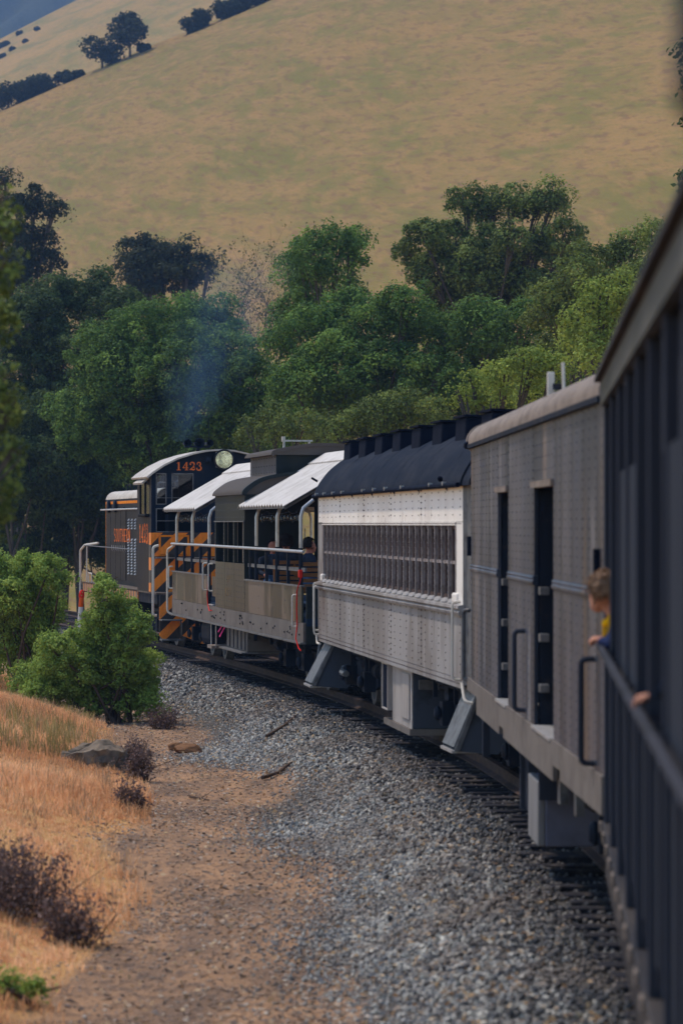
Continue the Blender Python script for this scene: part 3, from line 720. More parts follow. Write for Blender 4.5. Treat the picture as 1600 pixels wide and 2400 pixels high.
# ================================================================== open-sided excursion car with cupola
oc = thing('excursion_car', 'faded green open-sided excursion car with cupola and two white awnings', 'rail car', (.858, 52.043, 0), R(9.664))
W2 = 1.45
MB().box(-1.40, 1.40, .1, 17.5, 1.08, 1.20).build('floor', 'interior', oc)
for sx in (-1, 1):
    x0, x1 = sorted((sx*1.45, sx*1.41))
    sp_ = MB().prism([(.15,.83),(17.5,.83),(17.5,1.13),(.15,1.13)], x0, x1, 'x').build('side_sill', 'sill_tan', oc)
    MB().box(*sorted((sx*1.41, sx*1.50)), .15, 17.5, .80, .828).build('sill_flange', 'steel_grey', oc)
random.seed(4)
hp_ = []
for (yy, cnt) in ((10.9, 6), (9.6, 5), (6.9, 9), (5.9, 3), (4.4, 2), (3.3, 2), (1.6, 5), (.9, 2), (13, 4), (15.5, 3)):
    for k in range(cnt): hp_.append((-1.45, yy + random.uniform(-.45, .45), random.uniform(.90, 1.08)))
rivets(hp_, .020).build('bolt_heads', 'black', oc, kind='stuff')
for (y0, y1, zt, m) in ((.30, 3.4, 1.69, 'caboose'), (3.42, 6.70, 1.69, 'caboose'), (10.66, 14.1, 1.69, 'caboose'), (14.12, 17.45, 1.69, 'caboose'),
                        (6.74, 8.02, 1.98, 'caboose'), (8.04, 9.32, 1.98, 'caboose'), (9.34, 10.62, 1.98, 'caboose')):
    if 10 < y0 < 12:
        MB().box(-1.45, -1.42, 11.75, y1, 1.135, zt).build('side_panel', m, oc); MB().box(-1.45, -1.42, y0, 11.1, 1.32, zt-.0).build('side_panel', m, oc)
    else: MB().box(-1.45, -1.42, y0, y1, 1.135, zt).build('side_panel', m, oc)
    MB().box(1.42, 1.45, y0, y1, 1.135, zt).build('side_panel', m, oc)
for (y0, y1) in ((.25, 6.72), (11.75, 17.47)):
    MB().box(-1.47, -1.405, y0, y1, 1.69, 1.715).build('panel_cap', 'steel_grey', oc)
MB().box(-1.44, -1.15, 11.1, 11.75, 1.14, 1.16).build('step_tread', 'galv', oc)
# caboose body: posts, letter band and openings
MB().box(-1.45, -1.41, 6.70, 10.66, 2.74, 3.22).box(1.41, 1.45, 6.70, 10.66, 2.74, 3.22).build('eave_panel', 'caboose_dark', oc)
MB().box(-1.475, -1.45, 6.70, 10.66, 2.715, 2.735).box(-1.475, -1.45, 6.70, 10.66, 3.215, 3.24).build('batten', 'steel_grey', oc)
for yy in (6.70, 7.99, 9.29, 10.50):
    MB().box(-1.46, -1.40, yy, yy+.13, 1.985, 2.74).build('body_post', 'caboose_dark', oc)
    MB().box(1.40, 1.46, yy, yy+.13, 1.985, 2.74).build('body_post', 'caboose_dark', oc)
rv = []
for yy in np.arange(6.76, 10.65, .321):
    for z in np.arange(1.18, 1.96, .098): rv.append((-1.45, yy, z))
    for z in (2.80, 2.93, 3.06, 3.18): rv.append((-1.45, yy, z))
rv += [(-1.46, yy+.065, z) for yy in (6.70, 7.99, 9.29, 10.50) for z in np.arange(2.02, 2.74, .08)]
for yy in (.5, 2.0, 3.41, 5.0, 6.6, 12.2, 14.11, 15.6, 17.3): rv += [(-1.45, yy, z) for z in (1.25, 1.45, 1.63)]
rivets(rv, .011).build('rivet_rows', 'steel_grey', oc, kind='stuff')
for (a, b) in ((7.15, 7.75), (8.45, 8.95), (9.75, 10.2)):
    MB().box(-1.34, -1.325, a, b, 1.99, 2.74).build('curtain', 'curtain', oc)
# the near and far end walls of the caboose body (with a doorway)
for yy in (6.70, 10.58):
    MB().box(-1.41, -.42, yy, yy+.06, 1.20, 3.24).box(.42, 1.41, yy, yy+.06, 1.20, 3.24).box(-.42, .42, yy, yy+.06, 3.0, 3.24).build('end_wall', 'caboose_dark', oc)
mainp = [(-1.50,3.20),(-1.48,3.27),(-1.38,3.36),(-1.20,3.47),(-.95,3.54),(-.5,3.60),(0,3.62)]
mainp = smooth_prof(mainp + [(-x, z) for x, z in mainp[:-1]][::-1])
MB().prism(mainp + [(1.42,3.2),(-1.42,3.2)], 6.66, 10.70, 'y').build('body_roof', 'caboose_roof', oc, smooth=True)
MB().prism([(x*1.004, z+.006) for x, z in mainp] + [(x*.96, z-.05) for x, z in mainp][::-1], 6.60, 6.72, 'y').build('roof_rim', 'caboose_dark', oc, smooth=True)
# cupola
MB().box(-.85, .85, 7.0, 10.2, 3.5, 3.93).build('cupola', 'cupola_grey', oc)
MB().box(-.852, .852, 6.97, 7.0, 3.5, 3.95).build('cupola_end', 'caboose_dark', oc)
cupp = [(-.95,3.90),(-.90,3.97),(-.7,4.02),(-.35,4.08),(0,4.10)]; cupp = smooth_prof(cupp + [(-x, z) for x, z in cupp[:-1]][::-1])
MB().prism(cupp + [(.9,3.90),(-.9,3.90)], 6.88, 10.3, 'y').build('cupola_roof', 'caboose_roof', oc, smooth=True)
MB().prism([(x*1.01, z+.012) for x, z in cupp] + [(x*.96, z-.04) for x, z in cupp][::-1], 6.86, 6.90, 'y').build('roof_rim', 'caboose_roof', oc, smooth=True)
rivets([(-.85, yy, z) for yy in np.arange(7.1, 10.2, .33) for z in (3.60, 3.72, 3.86)], .012).build('rivet_rows', 'black', oc, kind='stuff')
cr = MB().box(-.60, -.05, 7.9, 8.0, 4.16, 4.19).box(-.58, -.55, 7.9, 8.0, 4.03, 4.16).box(-.12, -.09, 7.9, 8.0, 4.06, 4.16).box(-.60, -.55, 7.88, 8.02, 4.19, 4.25).build('roof_rack', 'galv', oc)
# awnings of corrugated sheet
def corrugated(y0, y1, ze, zr, xe, n=17, th=.012):
    mb = MB()
    for sx in (-1, 1):
        vs_, fs = [], []; m = n*2
        for i in range(m+1):
            yy = y0 + (y1-y0)*i/m; dz = .026*(1 if i % 2 else -1)
            for (x, z) in ((sx*xe, ze), (sx*.02, zr)):
                vs_ += [(x, yy, z+dz), (x, yy, z+dz-th)]
        for i in range(m):
            a = i*4; b = a+4
            fs += [(a, b, b+2, a+2), (a+1, a+3, b+3, b+1), (a, a+1, b+1, b), (a+2, b+2, b+3, a+3)]
        mb.add(vs_, fs)
    return mb
for (y0, y1) in ((1.6, 6.85), (12.95, 18.3)):
    aw = corrugated(y0, y1, 2.99, 3.87, 1.55).build('awning', 'awning', oc)
    MB().box(-1.53, -1.49, y0+.05, y1-.05, 2.93, 2.965).box(1.49, 1.53, y0+.05, y1-.05, 2.93, 2.965).build('purlin', 'steel_grey', aw)
    MB().prism([(-.30, 3.735), (0, 3.92), (.30, 3.735), (.30, 3.75), (0, 3.935), (-.30, 3.75)], y0-.02, y1+.02, 'y').build('ridge_cap', 'awning', aw)
    for yy in (y0+.15, (y0+y1)/2, y1-.2):
        MB().tube([(-1.5, yy, 2.93), (0, yy, 3.80), (1.5, yy, 2.93)], .025, 6).build('rafter', 'steel_grey', aw)
for yy in (.70, 3.2, 5.6, 11.9, 14.5, 17.1):
    for sx in (-1, 1):
        MB().tube([(sx*1.40, yy, 1.20), (sx*1.40, yy, 2.30)], .035, 8).build('lower_post', 'steel_dark', oc, smooth=True)
        pts = [(sx*1.40, yy, 2.30), (sx*1.40, yy, 2.80), (sx*1.36, yy, 2.93), (sx*1.2, yy, 3.06)]
        MB().tube(pts, .03, 8).build('awning_post', 'galv', oc, smooth=True)
for yy in (2.0, 4.4, 6.3, 13.2, 15.8): MB().box(-1.42, -1.37, yy, yy+.07, 1.70, 2.23).build('lower_post', 'steel_dark', oc)
pipe_run(oc, [(-1.47, .0, 2.245), (-1.48, 3.0, 2.255), (-1.47, 6, 2.26), (-1.49, 9, 2.265), (-1.47, 12, 2.27), (-1.47, 17.4, 2.27)], .026, 'galv', 'hand_rail')
pipe_run(oc, [(1.47, .0, 2.245), (1.47, 17.4, 2.27)], .026, 'galv', 'hand_rail')
for (a, b) in ((.3, 6.7), (10.7, 17.4)): MB().box(-1.40, -1.37, a, b, 1.93, 1.99).build('mid_rail', 'steel_grey', oc)
# string of bulbs under the awnings
for (y0, y1) in ((1.9, 6.5), (13.2, 18.0)):
    pts = [(-1.25, y0 + (y1-y0)*i/24, 2.90 - .05*abs(math.sin(i*PI/6))) for i in range(25)]
    st = MB().tube(pts, .006, 5).build('light_string', 'black', oc)
    bl = None
    for i in range(1, 24, 2):
        if bl is None:
            bl = MB().lathe((0,0,0), (0,0,-1), [(.012,0),(.016,.03),(.035,.07),(.04,.10),(.03,.13),(.01,.145)], 10).build('bulb', 'glass', st, smooth=True); bl.location = pts[i]
        else: dup(bl, pts[i])
# platform grab irons, steps, pipes
grab(oc, [(-1.45, 11.85, 1.42), (-1.53, 11.85, 1.42), (-1.53, 11.85, 1.93), (-1.45, 11.85, 1.93)])
grab(oc, [(-1.45, 11.02, 1.42), (-1.53, 11.02, 1.42), (-1.53, 11.02, 1.93), (-1.45, 11.02, 1.93)])
grab(oc, [(-1.45, .75, 1.06), (-1.53, .75, 1.06), (-1.53, .75, 1.56), (-1.45, .75, 1.56)])
grab(oc, [(-1.45, 17.45, .80), (-1.55, 17.5, .86), (-1.55, 17.5, 2.15), (-1.45, 17.2, 2.24)], .022)
grab(oc, [(-1.45, 17.35, 1.35), (-1.53, 17.4, 1.35), (-1.53, 17.4, 1.80), (-1.45, 17.4, 1.80)])
ss = grab(oc, [(-1.42, 10.75, .84), (-1.42, 10.75, .36), (-1.42, 11.45, .36), (-1.42, 11.45, .84)], .014, 'galv', 'step_hanger')
MB().box(-1.50, -1.15, 10.78, 11.42, .34, .40).build('step_board', 'roof_edge', ss)
tb = MB().box(-1.36, -.3, 7.0, 9.7, .42, .82).build('tool_box', 'sill_tan', oc, bevel=.01)
for k in range(5): MB().box(-1.375, -1.36, 7.2+k*.5, 7.24+k*.5, .44, .80).build('box_rib', 'steel_dark', tb)
MB().box(-1.48, -.3, 6.9, 9.9, .39, .417).build('box_shelf', 'steel_grey', tb)
MB().box(-.6, .6, .2, 17.4, .55, .95).build('centre_sill', 'steel_dark', oc)
MB().box(-1.35, -1.0, 12.2, 13.6, .35, .8).build('air_tank', 'steel_dark', oc, bevel=.12)
MB().box(-1.40, 1.40, .12, .2, .80, 1.70).build('end_wall_low', 'caboose_dark', oc)
for yb in (2.6, 15.0): bogie(oc, yb, 1.9, .42, .98)
grab(oc, [(-1.2, .1, .8), (-1.25, .0, .55), (-1.25, -.05, .18)], .022, 'steel_grey', 'uncoupling_lever')
lettering('SP', lambda u, z: (-1.453, 8.98 - u*.26, 1.62 + z*.115), 1.0).build('car_lettering', 'letter_yellow', oc)
lettering('1 1 1 ', lambda u, z: (-1.453, 9.28 - u*.30, 1.37 + z*.15), .55).build('car_lettering', 'letter_yellow', oc)
MB().box(-.42, -.40, 6.5, 6.55, 2.2, 2.6).box(-1.02, -.98, .04, .06, 2.48, 2.78).build('notice_board', 'white_paint', oc)
# loose things on the car
tag(MB().tube([(-1.46, .30, 1.86), (-1.47, .33, 1.78), (-1.49, .40, 1.70), (-1.49, .52, 1.62), (-1.49, .55, 1.35), (-1.49, .50, 1.10), (-1.52, .45, .88), (-1.50, .30, .74), (-1.48, .2, .70)], .011, 6).build('extension_cord', 'red_plastic', smooth=True), 'red cord hanging over the near end of the faded green excursion car', 'cord')
bpy.context.view_layer.update()
def carry(o, car):
    """put a free-standing thing into a car's frame without parenting it"""
    o.matrix_world = car.matrix_world @ o.matrix_world; return o
cord = bpy.data.objects['extension_cord']; carry(cord, oc)
MB().box(-1.50, -1.44, .26, .36, 1.84, 1.96).build('plug', 'red_plastic', cord, bevel=.01)
c2 = tag(MB().tube([(-1.46, 11.4, 1.72), (-1.47, 11.55, 1.6), (-1.48, 11.6, 1.35), (-1.48, 11.5, 1.15), (-1.49, 11.2, 1.04), (-1.49, 10.8, 1.06)], .009, 6).build('extension_cord', 'red_plastic', smooth=True), 'thin red cord looped below the side door of the excursion car', 'cord'); carry(c2, oc)
rb = tag(MB().add([(-1.38, 10.05, .80), (-1.44, 10.25, .66), (-1.44, 10.32, .68), (-1.38, 10.12, .82)], [(0,1,2,3)]).add([(-1.38, 9.8, .76), (-1.44, 10.05, .58), (-1.44, 10.12, .60), (-1.38, 9.87, .78)], [(0,1,2,3)]).build('flagging_ribbon', 'pink'), 'pink flagging ribbon tied beside the box under the excursion car', 'ribbon'); carry(rb, oc)
so = rb.modifiers.new('solid', 'SOLIDIFY'); so.thickness = .006
# ================================================================== white day coach
wc = thing('day_coach', 'weathered white day coach with dark arched roof, roof vents and a long row of windows', 'rail car', (2.78, 35.763, 0), R(6.333))
ww = 1.475
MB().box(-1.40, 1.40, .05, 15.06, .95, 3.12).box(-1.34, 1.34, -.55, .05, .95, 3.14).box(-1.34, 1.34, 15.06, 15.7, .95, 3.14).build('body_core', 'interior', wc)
seams = [.12, 3.44, 6.28, 9.16, 12.08, 15.06]
for sx in (-1, 1):
    X0, X1 = sorted((sx*ww, sx*(ww-.022))); Xb0, Xb1 = sorted((sx*(ww-.024), sx*1.40))
    MB().box(Xb0, Xb1, .12, 15.06, .95, 1.78).box(Xb0, Xb1, .12, 15.06, 2.70, 3.12).box(Xb0, Xb1, .12, .62, 1.78, 2.70).box(Xb0, Xb1, 14.46, 15.06, 1.78, 2.70).build('side_backing', 'steel_dark', wc)
    for a, b in zip(seams, seams[1:]):
        MB().box(X0, X1, a+.008, b-.008, 1.01, 1.74).build('lower_panel', 'dirty_white', wc)
        MB().box(X0, X1, a+.008, b-.008, 2.705, 3.10).build('letter_panel', 'cream', wc)
        MB().box(X0, X1, a+.004, b-.004, .905, 1.003).build('sill_plate', 'dirty_white', wc)
    MB().box(X0, X1, .12, .62, 1.80, 2.70).build('end_panel', 'cream', wc); MB().box(X0, X1, 14.46, 15.05, 1.80, 2.70).build('end_panel', 'dirty_white', wc)
    P_ = [(ww+.0,1.69),(ww+.045,1.70),(ww+.055,1.73),(ww+.03,1.75),(ww+.06,1.77),(ww+.055,1.80),(ww-.02,1.815),(ww-.02,1.69)]
    MB().prism([(sx*x, z) for x, z in P_], .10, 15.06, 'y').build('belt_rail', 'dirty_white', wc, smooth=True)
    MB().box(*sorted((sx*(ww+.012), sx*(ww-.02))), .62, 14.46, 2.665, 2.703).build('window_header', 'cream', wc)
N = 25; pit = (14.41-.66)/N
w0 = None; ps0 = None
for i in range(N):
    yc_ = .66 + pit*(i+.5); h = pit/2 - .045
    if w0 is None:
        wm = MB().box(-1.440, -1.425, -h, -h+.05, 1.815, 2.665).box(-1.440, -1.425, h-.05, h, 1.815, 2.665).box(-1.440, -1.425, -h+.05, h-.05, 2.62, 2.665)
        w0 = wm.build('window', 'sash', wc); w0.location = (0, yc_, 0)
        k1 = MB().box(-1.425, -1.415, -h, h, 1.815, 2.665).build('pane', 'dark_glass', w0)
        k2 = MB().box(-1.462, -1.425, -h, h, 2.24, 2.275).build('sash_rail', 'window_post', w0)
        k3 = MB().hexa([(-1.505,-h+.05,1.816),(-1.42,-h+.02,1.816),(-1.42,h-.02,1.816),(-1.505,h-.05,1.816),(-1.49,-h+.07,1.85),(-1.42,-h+.02,1.87),(-1.42,h-.02,1.87),(-1.49,h-.07,1.85)]).build('sill_block', 'dirty_white', w0)
        k4 = MB().box(-1.455, -1.425, -h, h, 1.865, 1.90).build('sash_rail', 'sash', w0)
    else:
        w = dup(w0, (0, yc_, 0), wc)
        for k in (k1, k2, k3, k4): dup(k, (0, 0, 0), w)
    if i < N-1:
        yp = .66 + pit*(i+1)
        if ps0 is None: ps0 = MB().box(-1.478, -1.40, -.024, .024, 1.812, 2.67).build('window_post', 'window_post', wc); ps0.location = (0, yp, 0)
        else: dup(ps0, (0, yp, 0), wc)
for yy in (.64, 14.43): MB().box(-1.478, -1.40, yy-.04, yy+.04, 1.812, 2.67).build('window_post', 'window_post', wc)
MB().box(-1.50, -1.40, .45, .80, 1.82, 1.93).build('sill_bracket', 'cream', wc, bevel=.02); MB().box(-1.50, -1.40, 14.35, 14.6, 1.82, 1.93).build('sill_bracket', 'cream', wc, bevel=.02)
rv = []
for yy in np.arange(.30, 15.0, .56):
    for z in np.arange(1.08, 1.68, .085): rv.append((-ww, yy, z))
    for z in np.arange(2.78, 3.08, .085): rv.append((-ww, yy, z))
for yy in np.arange(.2, 15.0, .105): rv.append((-ww, yy, .955)); rv.append((-ww-.012, yy, 2.685))
for yy in seams[1:-1]: rv += [(-ww, yy+d, z) for d in (-.03, .03) for z in np.arange(1.04, 3.08, .07) if z < 1.68 or z > 2.74]
rivets(rv, .0095).build('rivet_rows', 'sash', wc, kind='stuff')
rivets([(-1.478, .66+pit*(i+1), z) for i in range(N-1) for z in np.arange(1.86, 2.66, .06)], .010).build('rivet_rows', 'dirty_white', wc, kind='stuff')
# roof
rp = [(-1.52,3.09),(-1.50,3.18),(-1.40,3.36),(-1.24,3.55),(-1.02,3.70),(-.75,3.81),(-.4,3.89),(0,3.92)]; rp = smooth_prof(rp + [(-x, z) for x, z in rp[:-1]][::-1])
MB().prism(rp + [(1.48,3.09),(-1.48,3.09)], .05, 15.1, 'y').build('roof', 'coach_roof', wc, smooth=True)
for y0 in (-.45, 15.1):     # rounded-down roof ends over the vestibules
    MB().prism([(x*.985, 3.1 + (z-3.1)*.96) for x, z in rp] + [(1.4,3.1),(-1.4,3.1)], y0, y0+.5, 'y').build('roof_end', 'coach_roof', wc, smooth=True)
for yy in np.arange(1.2, 15, 2.3): MB().prism([(x*1.0006, z+.002) for x, z in rp] + [(x*.98, z-.05) for x, z in rp][::-1], yy, yy+.02, 'y').build('roof_seam', 'coach_roof', wc, smooth=True)
pipe_run(wc, [(-1.545, .0, 3.10), (-1.545, 15.2, 3.10)], .028, 'vent', 'gutter_pipe')
for yy in (1.0, 2.1, 4.6, 6.2, 7.4, 8.6, 11.1, 12.3, 13.5, 14.6):
    MB().box(-1.575, -1.53, yy, yy+.025, 3.10, 3.145).box(-1.575, -1.562, yy-.03, yy+.06, 3.12, 3.135).build('pipe_clip', 'galv', wc)
v0 = None
for i in range(8):
    yy = 14.5 - i*1.95
    if v0 is None:
        v0 = MB().hexa([(-1.12,-.42,3.55),(-.55,-.42,3.7),(-.55,.42,3.7),(-1.12,.42,3.55),(-1.10,-.40,3.90),(-.54,-.40,3.92),(-.54,.40,3.92),(-1.10,.40,3.90)]).build('roof_vent', 'vent', wc, bevel=.03); v0.location = (0, yy, 0)
        vl = MB().box(-1.13, -.5, -.43, .43, 3.905, 3.93).build('vent_lid', 'vent', v0)
    else: dup(vl, (0,0,0), dup(v0, (0, yy, 0), wc))
pipe_run(wc, [(-1.48, 15.2, 3.33), (-1.56, 15.25, 3.38)], .018, 'vent', 'flag_bracket')
MB().lathe((-1.55, 1.3, 3.17), (-.2,-1,.1), [(.02,0),(.03,.05),(.03,.10),(.015,.11)], 12).build('marker_lamp', 'vent', wc, smooth=True)
# vestibules and their corner pipes
MB().box(-1.42, -1.34, 15.06, 15.68, .95, 3.12).build('vestibule_side', 'steel_grey', wc); MB().prism([(-1.44,.06),(-1.475,.12),(-1.40,.12),(-1.34,-.55),(-1.36,-.55)], .95, 3.12, 'z').build('vestibule_side', 'steel_grey', wc)
grab(wc, [(-1.40, 15.55, 1.05), (-1.50, 15.55, 1.05), (-1.50, 15.55, 1.78), (-1.40, 15.55, 1.78)])
grab(wc, [(-1.44, 15.1, 1.0), (-1.54, 15.1, 1.0), (-1.54, 15.1, 1.74), (-1.44, 15.1, 1.74)])
grab(wc, [(-1.46, 15.0, .86), (-1.46, 15.45, .86), (-1.46, 15.5, .98)])
grab(wc, [(-1.47, .32, 1.0), (-1.56, .32, 1.0), (-1.56, .32, 1.84), (-1.47, .32, 1.84)])
grab(wc, [(-1.44, -.35, .78), (-1.52, -.3, .80), (-1.52, -.1, .98)])
# steps
def step_well(car, y0, L=1.0, flare=1.66):
    pr = [(-1.34,.90),(-.86,.90),(-.92,.45),(-1.14,.22),(-flare,.26),(-flare+.02,.33)]
    st = MB().prism(pr, y0, y0+.03, 'y').build('step_well', 'step_blue', car)
    MB().prism(pr, y0+L, y0+L+.03, 'y').build('side_plate', 'step_blue', st)
    for (x0, x1, z) in ((-flare-.03, -1.30, .235), (-1.46, -1.15, .50), (-1.33, -1.0, .72)):
        MB().box(x0, x1, y0+.03, y0+L, z, z+.03).build('tread', 'galv', st)
    MB().prism([(-flare-.01,.30),(-1.355,.90),(-1.34,.90),(-flare+.01,.30)], y0+.03, y0+L, 'y').build('step_apron', 'steel_grey', st)
    MB().prism([(-flare-.01,.26),(-1.35,.90),(-1.31,.90),(-flare+.05,.26)], y0-.02, y0-.002, 'y').build('stringer_edge', 'steel_grey', st)
step_well(wc, 14.2); step_well(wc, -.15, .9, 1.60)
# under-floor equipment
eb = MB().box(-1.365, -.15, 5.0, 6.9, .18, .88).build('generator_box', 'step_blue', wc, bevel=.01)  # dark blue body puts the rear face's shade into the colour
MB().box(-1.38, -1.367, 5.0, 6.9, .18, .88).build('box_side', 'box_white', eb)
MB().box(-1.40, -1.38, 5.15, 5.85, .28, .84).build('box_door', 'box_white', eb, bevel=.006)
MB().box(-1.42, -1.38, 6.95, 7.5, .32, .88).build('radiator', 'vent', eb)
MB().box(-1.44, -1.36, 6.91, 6.95, .30, .90).box(-1.44, -1.36, 7.5, 7.54, .30, .90).box(-1.44, -1.36, 6.95, 7.5, .88, .90).box(-1.44, -1.36, 6.95, 7.5, .30, .32).build('radiator_frame', 'box_white', eb)
MB().box(-.60, -.52, 4.90, 4.98, .2, .90).box(-1.30, -1.05, 4.92, 5.0, .66, .78).build('box_strut', 'steel_grey', eb)
MB().box(-1.41, -.15, 4.97, 7.55, .10, .178).build('box_skid', 'sill_tan', eb)
for (y0, y1, x0, z0) in ((2.9, 4.2, -1.1, .42), (7.9, 9.6, -1.2, .40), (9.9, 10.8, -1.0, .5)):
    MB().box(x0, x0+.7, y0, y1, z0, .9).build('underfloor_box', 'steel_dark', wc, bevel=.03)
MB().box(-.5, .5, .2, 15, .6, .95).build('centre_sill', 'steel_dark', wc)
for yb in (2.3, 12.4): bogie(wc, yb, 2.3, .46, 1.0)
grab(wc, [(-1.25, 13.6, .55), (-1.30, 13.4, .50), (-1.30, 12.9, .50)], .05, 'steel_grey', 'brake_cylinder')

# ================================================================== baggage car
bc = thing('baggage_car', 'grey riveted baggage car with two open side doors and tan sill', 'rail car', (3.163, 21.137, 0), R(1.41))
gw = 1.5
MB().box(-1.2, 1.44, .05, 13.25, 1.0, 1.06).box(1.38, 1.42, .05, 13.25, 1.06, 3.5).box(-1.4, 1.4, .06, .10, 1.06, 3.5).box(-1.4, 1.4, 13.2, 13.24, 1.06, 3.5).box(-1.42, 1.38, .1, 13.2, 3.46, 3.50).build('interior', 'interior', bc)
segs = [(0, 3.65), (5.38, 8.16), (9.42, 13.3)]
for (a, b) in segs:
    k = max(1, round((b-a)/1.35)); st_ = (b-a)/k
    for j in range(k):
        MB().box(-gw, -gw+.03, a+j*st_+.004, a+(j+1)*st_-.004, 1.085, 2.19).build('side_panel', 'baggage', bc)
        MB().box(-gw, -gw+.03, a+j*st_+.004, a+(j+1)*st_-.004, 2.27, 3.50).build('side_panel', 'baggage', bc)
    MB().prism([(-gw-.004,2.192),(-gw-.016,2.205),(-gw-.016,2.225),(-gw-.006,2.235),(-gw-.014,2.25),(-gw-.004,2.268),(-gw+.03,2.268),(-gw+.03,2.192)], a, b, 'y').build('belt_rail', 'baggage', bc)
for (a, b) in ((3.65, 5.38), (8.16, 9.42)):
    dr = MB().box(-gw, -gw+.03, a+.004, b-.004, 3.02, 3.50).build('door_header', 'baggage', bc)
    MB().box(-gw-.03, -gw+.05, a-.05, b+.05, 2.965, 3.015).build('header_lip', 'roof_edge', dr)
    MB().box(-gw-.03, -1.2, a+.02, b-.02, 1.062, 1.083).build('door_sill', 'galv', dr)
    MB().box(-1.40, -1.36, a-.9, a+.28, 1.10, 2.95).build('sliding_door', 'steel_dark', dr)
    for q in (a-.05, b): MB().box(-1.46, -1.30, q, q+.05, 1.09, 2.95).build('door_jamb', 'steel_dark', dr)
    for z in (1.35, 1.75, 2.12): MB().box(-1.47, -1.40, b-.22, b-.04, z, z+.06).build('door_latch', 'steel_grey', dr)
MB().box(gw-.03, gw, 0, 13.3, 1.085, 3.5).build('far_side', 'baggage', bc)
rk = MB().box(-1.25, -1.22, 4.1, 4.14, 1.07, 2.0).box(-1.25, -1.22, 4.9, 4.94, 1.07, 2.0).build('luggage_rack', 'wood', bc)
for k in range(9): MB().box(-1.27, -1.25, 4.05, 5.0, 1.12+k*.1, 1.17+k*.1).build('slat', 'wood', rk)
# dusty sill with its notches
MB().box(-gw-.02, -gw+.02, 12.15, 13.66, .95, 1.08).box(-gw-.02, -gw+.02, 9.0, 12.15, .78, 1.08).box(-gw-.02, -gw+.02, 8.5, 9.0, .86, 1.08).box(-gw-.02, -gw+.02, 3.5, 8.5, .78, 1.08).box(-gw-.02, -gw+.02, 2.9, 3.5, .90, 1.08).box(-gw-.02, -gw+.02, .0, 2.9, .83, 1.08).build('side_sill', 'sill_tan', bc)
rv = []
for (a, b) in segs:
    n_ = int((b-a-.2)/.42)
    for j in range(n_+1):
        yy = a+.1+(b-a-.2)*j/max(n_, 1)
        rv += [(-gw, yy, z) for z in np.arange(1.13, 3.48, .066) if not 2.15 < z < 2.30]
for (a, b) in ((3.65, 5.38), (8.16, 9.42)): rv += [(-gw, yy, z) for yy in np.arange(a+.1, b, .27) for z in (3.1, 3.2, 3.3, 3.4)]
rivets(rv, .0075).build('rivet_rows', 'baggage', bc, kind='stuff')
rpB = [(-1.535,3.49),(-1.53,3.56),(-1.50,3.62),(-1.42,3.69),(-1.2,3.77),(-.9,3.86),(-.5,3.95),(0,4.0)]; rpB = smooth_prof(rpB + [(-x, z) for x, z in rpB[:-1]][::-1])
MB().prism(rpB + [(1.5,3.49),(-1.5,3.49)], .0, 13.4, 'y').build('roof', 'roof_edge', bc, smooth=True)
MB().box(-1.545, -1.5, .0, 13.45, 3.455, 3.495).build('gutter', 'steel_dark', bc)
MB().prism([(x*1.005, z+.01) for x, z in rpB] + [(x*.97, z-.06) for x, z in rpB][::-1], 13.3, 13.48, 'y').build('roof_rim', 'roof_edge', bc, smooth=True)
MB().box(-1.57, -1.5, 13.2, 13.45, 3.46, 3.53).build('eave_lamp', 'vent', bc, bevel=.02)
an = MB().box(-1.28, -1.22, 6.70, 6.76, 3.73, 3.95).build('antenna', 'white_paint', bc, bevel=.008)
MB().tube([(-1.16, 6.5, 3.76), (-1.17, 6.5, 4.02)], .014, 8).build('antenna_rod', 'white_paint', an); MB().box(-1.24, -1.16, 6.60, 6.66, 3.80, 3.85).build('antenna_mount', 'steel_dark', an)
grab(bc, [(-gw, 6.28, 1.15), (-gw-.09, 6.28, 1.15), (-gw-.09, 6.28, 1.80), (-gw, 6.28, 1.80)], .02, 'near_post')
grab(bc, [(-gw, .60, 1.12), (-gw-.09, .60, 1.12), (-gw-.09, .60, 1.80), (-gw, .60, 1.80)], .02, 'near_post')
grab(bc, [(-gw, 13.55, 1.06), (-gw-.06, 13.6, 1.06), (-gw-.06, 13.6, 1.78), (-gw, 13.55, 1.78)], .022, 'steel_grey')
MB().box(-1.53, -1.44, 13.32, 13.5, 2.35, 2.55).build('end_lamp', 'vent', bc)
MB().box(-1.54, -1.50, .25, .33, 2.32, 2.52).build('end_lamp', 'vent', bc)
# beneath
st_ = MB().box(-1.40, -.55, 5.5, 6.5, .10, .62).build('battery_box', 'box_lavender', bc, bevel=.012)
MB().box(-1.46, -1.40, 5.52, 6.48, .10, .62).build('battery_box_cover', 'box_grey', st_, bevel=.012)
MB().box(-1.46, -1.32, 5.38, 5.46, .48, .80).build('box_hanger', 'near_post', st_); MB().box(-1.46, -1.38, 6.5, 6.58, .30, .80).build('box_hanger', 'near_post', st_)
MB().box(-.5, .1, 5.6, 6.4, .12, .60).build('battery_box', 'steel_dark', bc, bevel=.02)
MB().box(-1.05, -.9, 5.30, 5.44, .5, .72).build('tail_lamp', 'amber', bc, bevel=.03)
for (yy, z0) in ((7.4, .25), (8.05, .18)): MB().box(-1.40, -1.30, yy, yy+.09, z0, .80).build('hanger_post', 'near_post', bc)
MB().box(-1.45, -1.38, 12.2, 12.32, .35, 1.0).build('hanger_post', 'near_post', bc)
MB().tube([(-1.1, 5.2, .62), (-1.15, 4.9, .50), (-1.1, 4.5, .48), (-1.1, 4.2, .66), (-1.1, 3.9, .75)], .028, 8).build('brake_hose', 'black', bc, smooth=True)
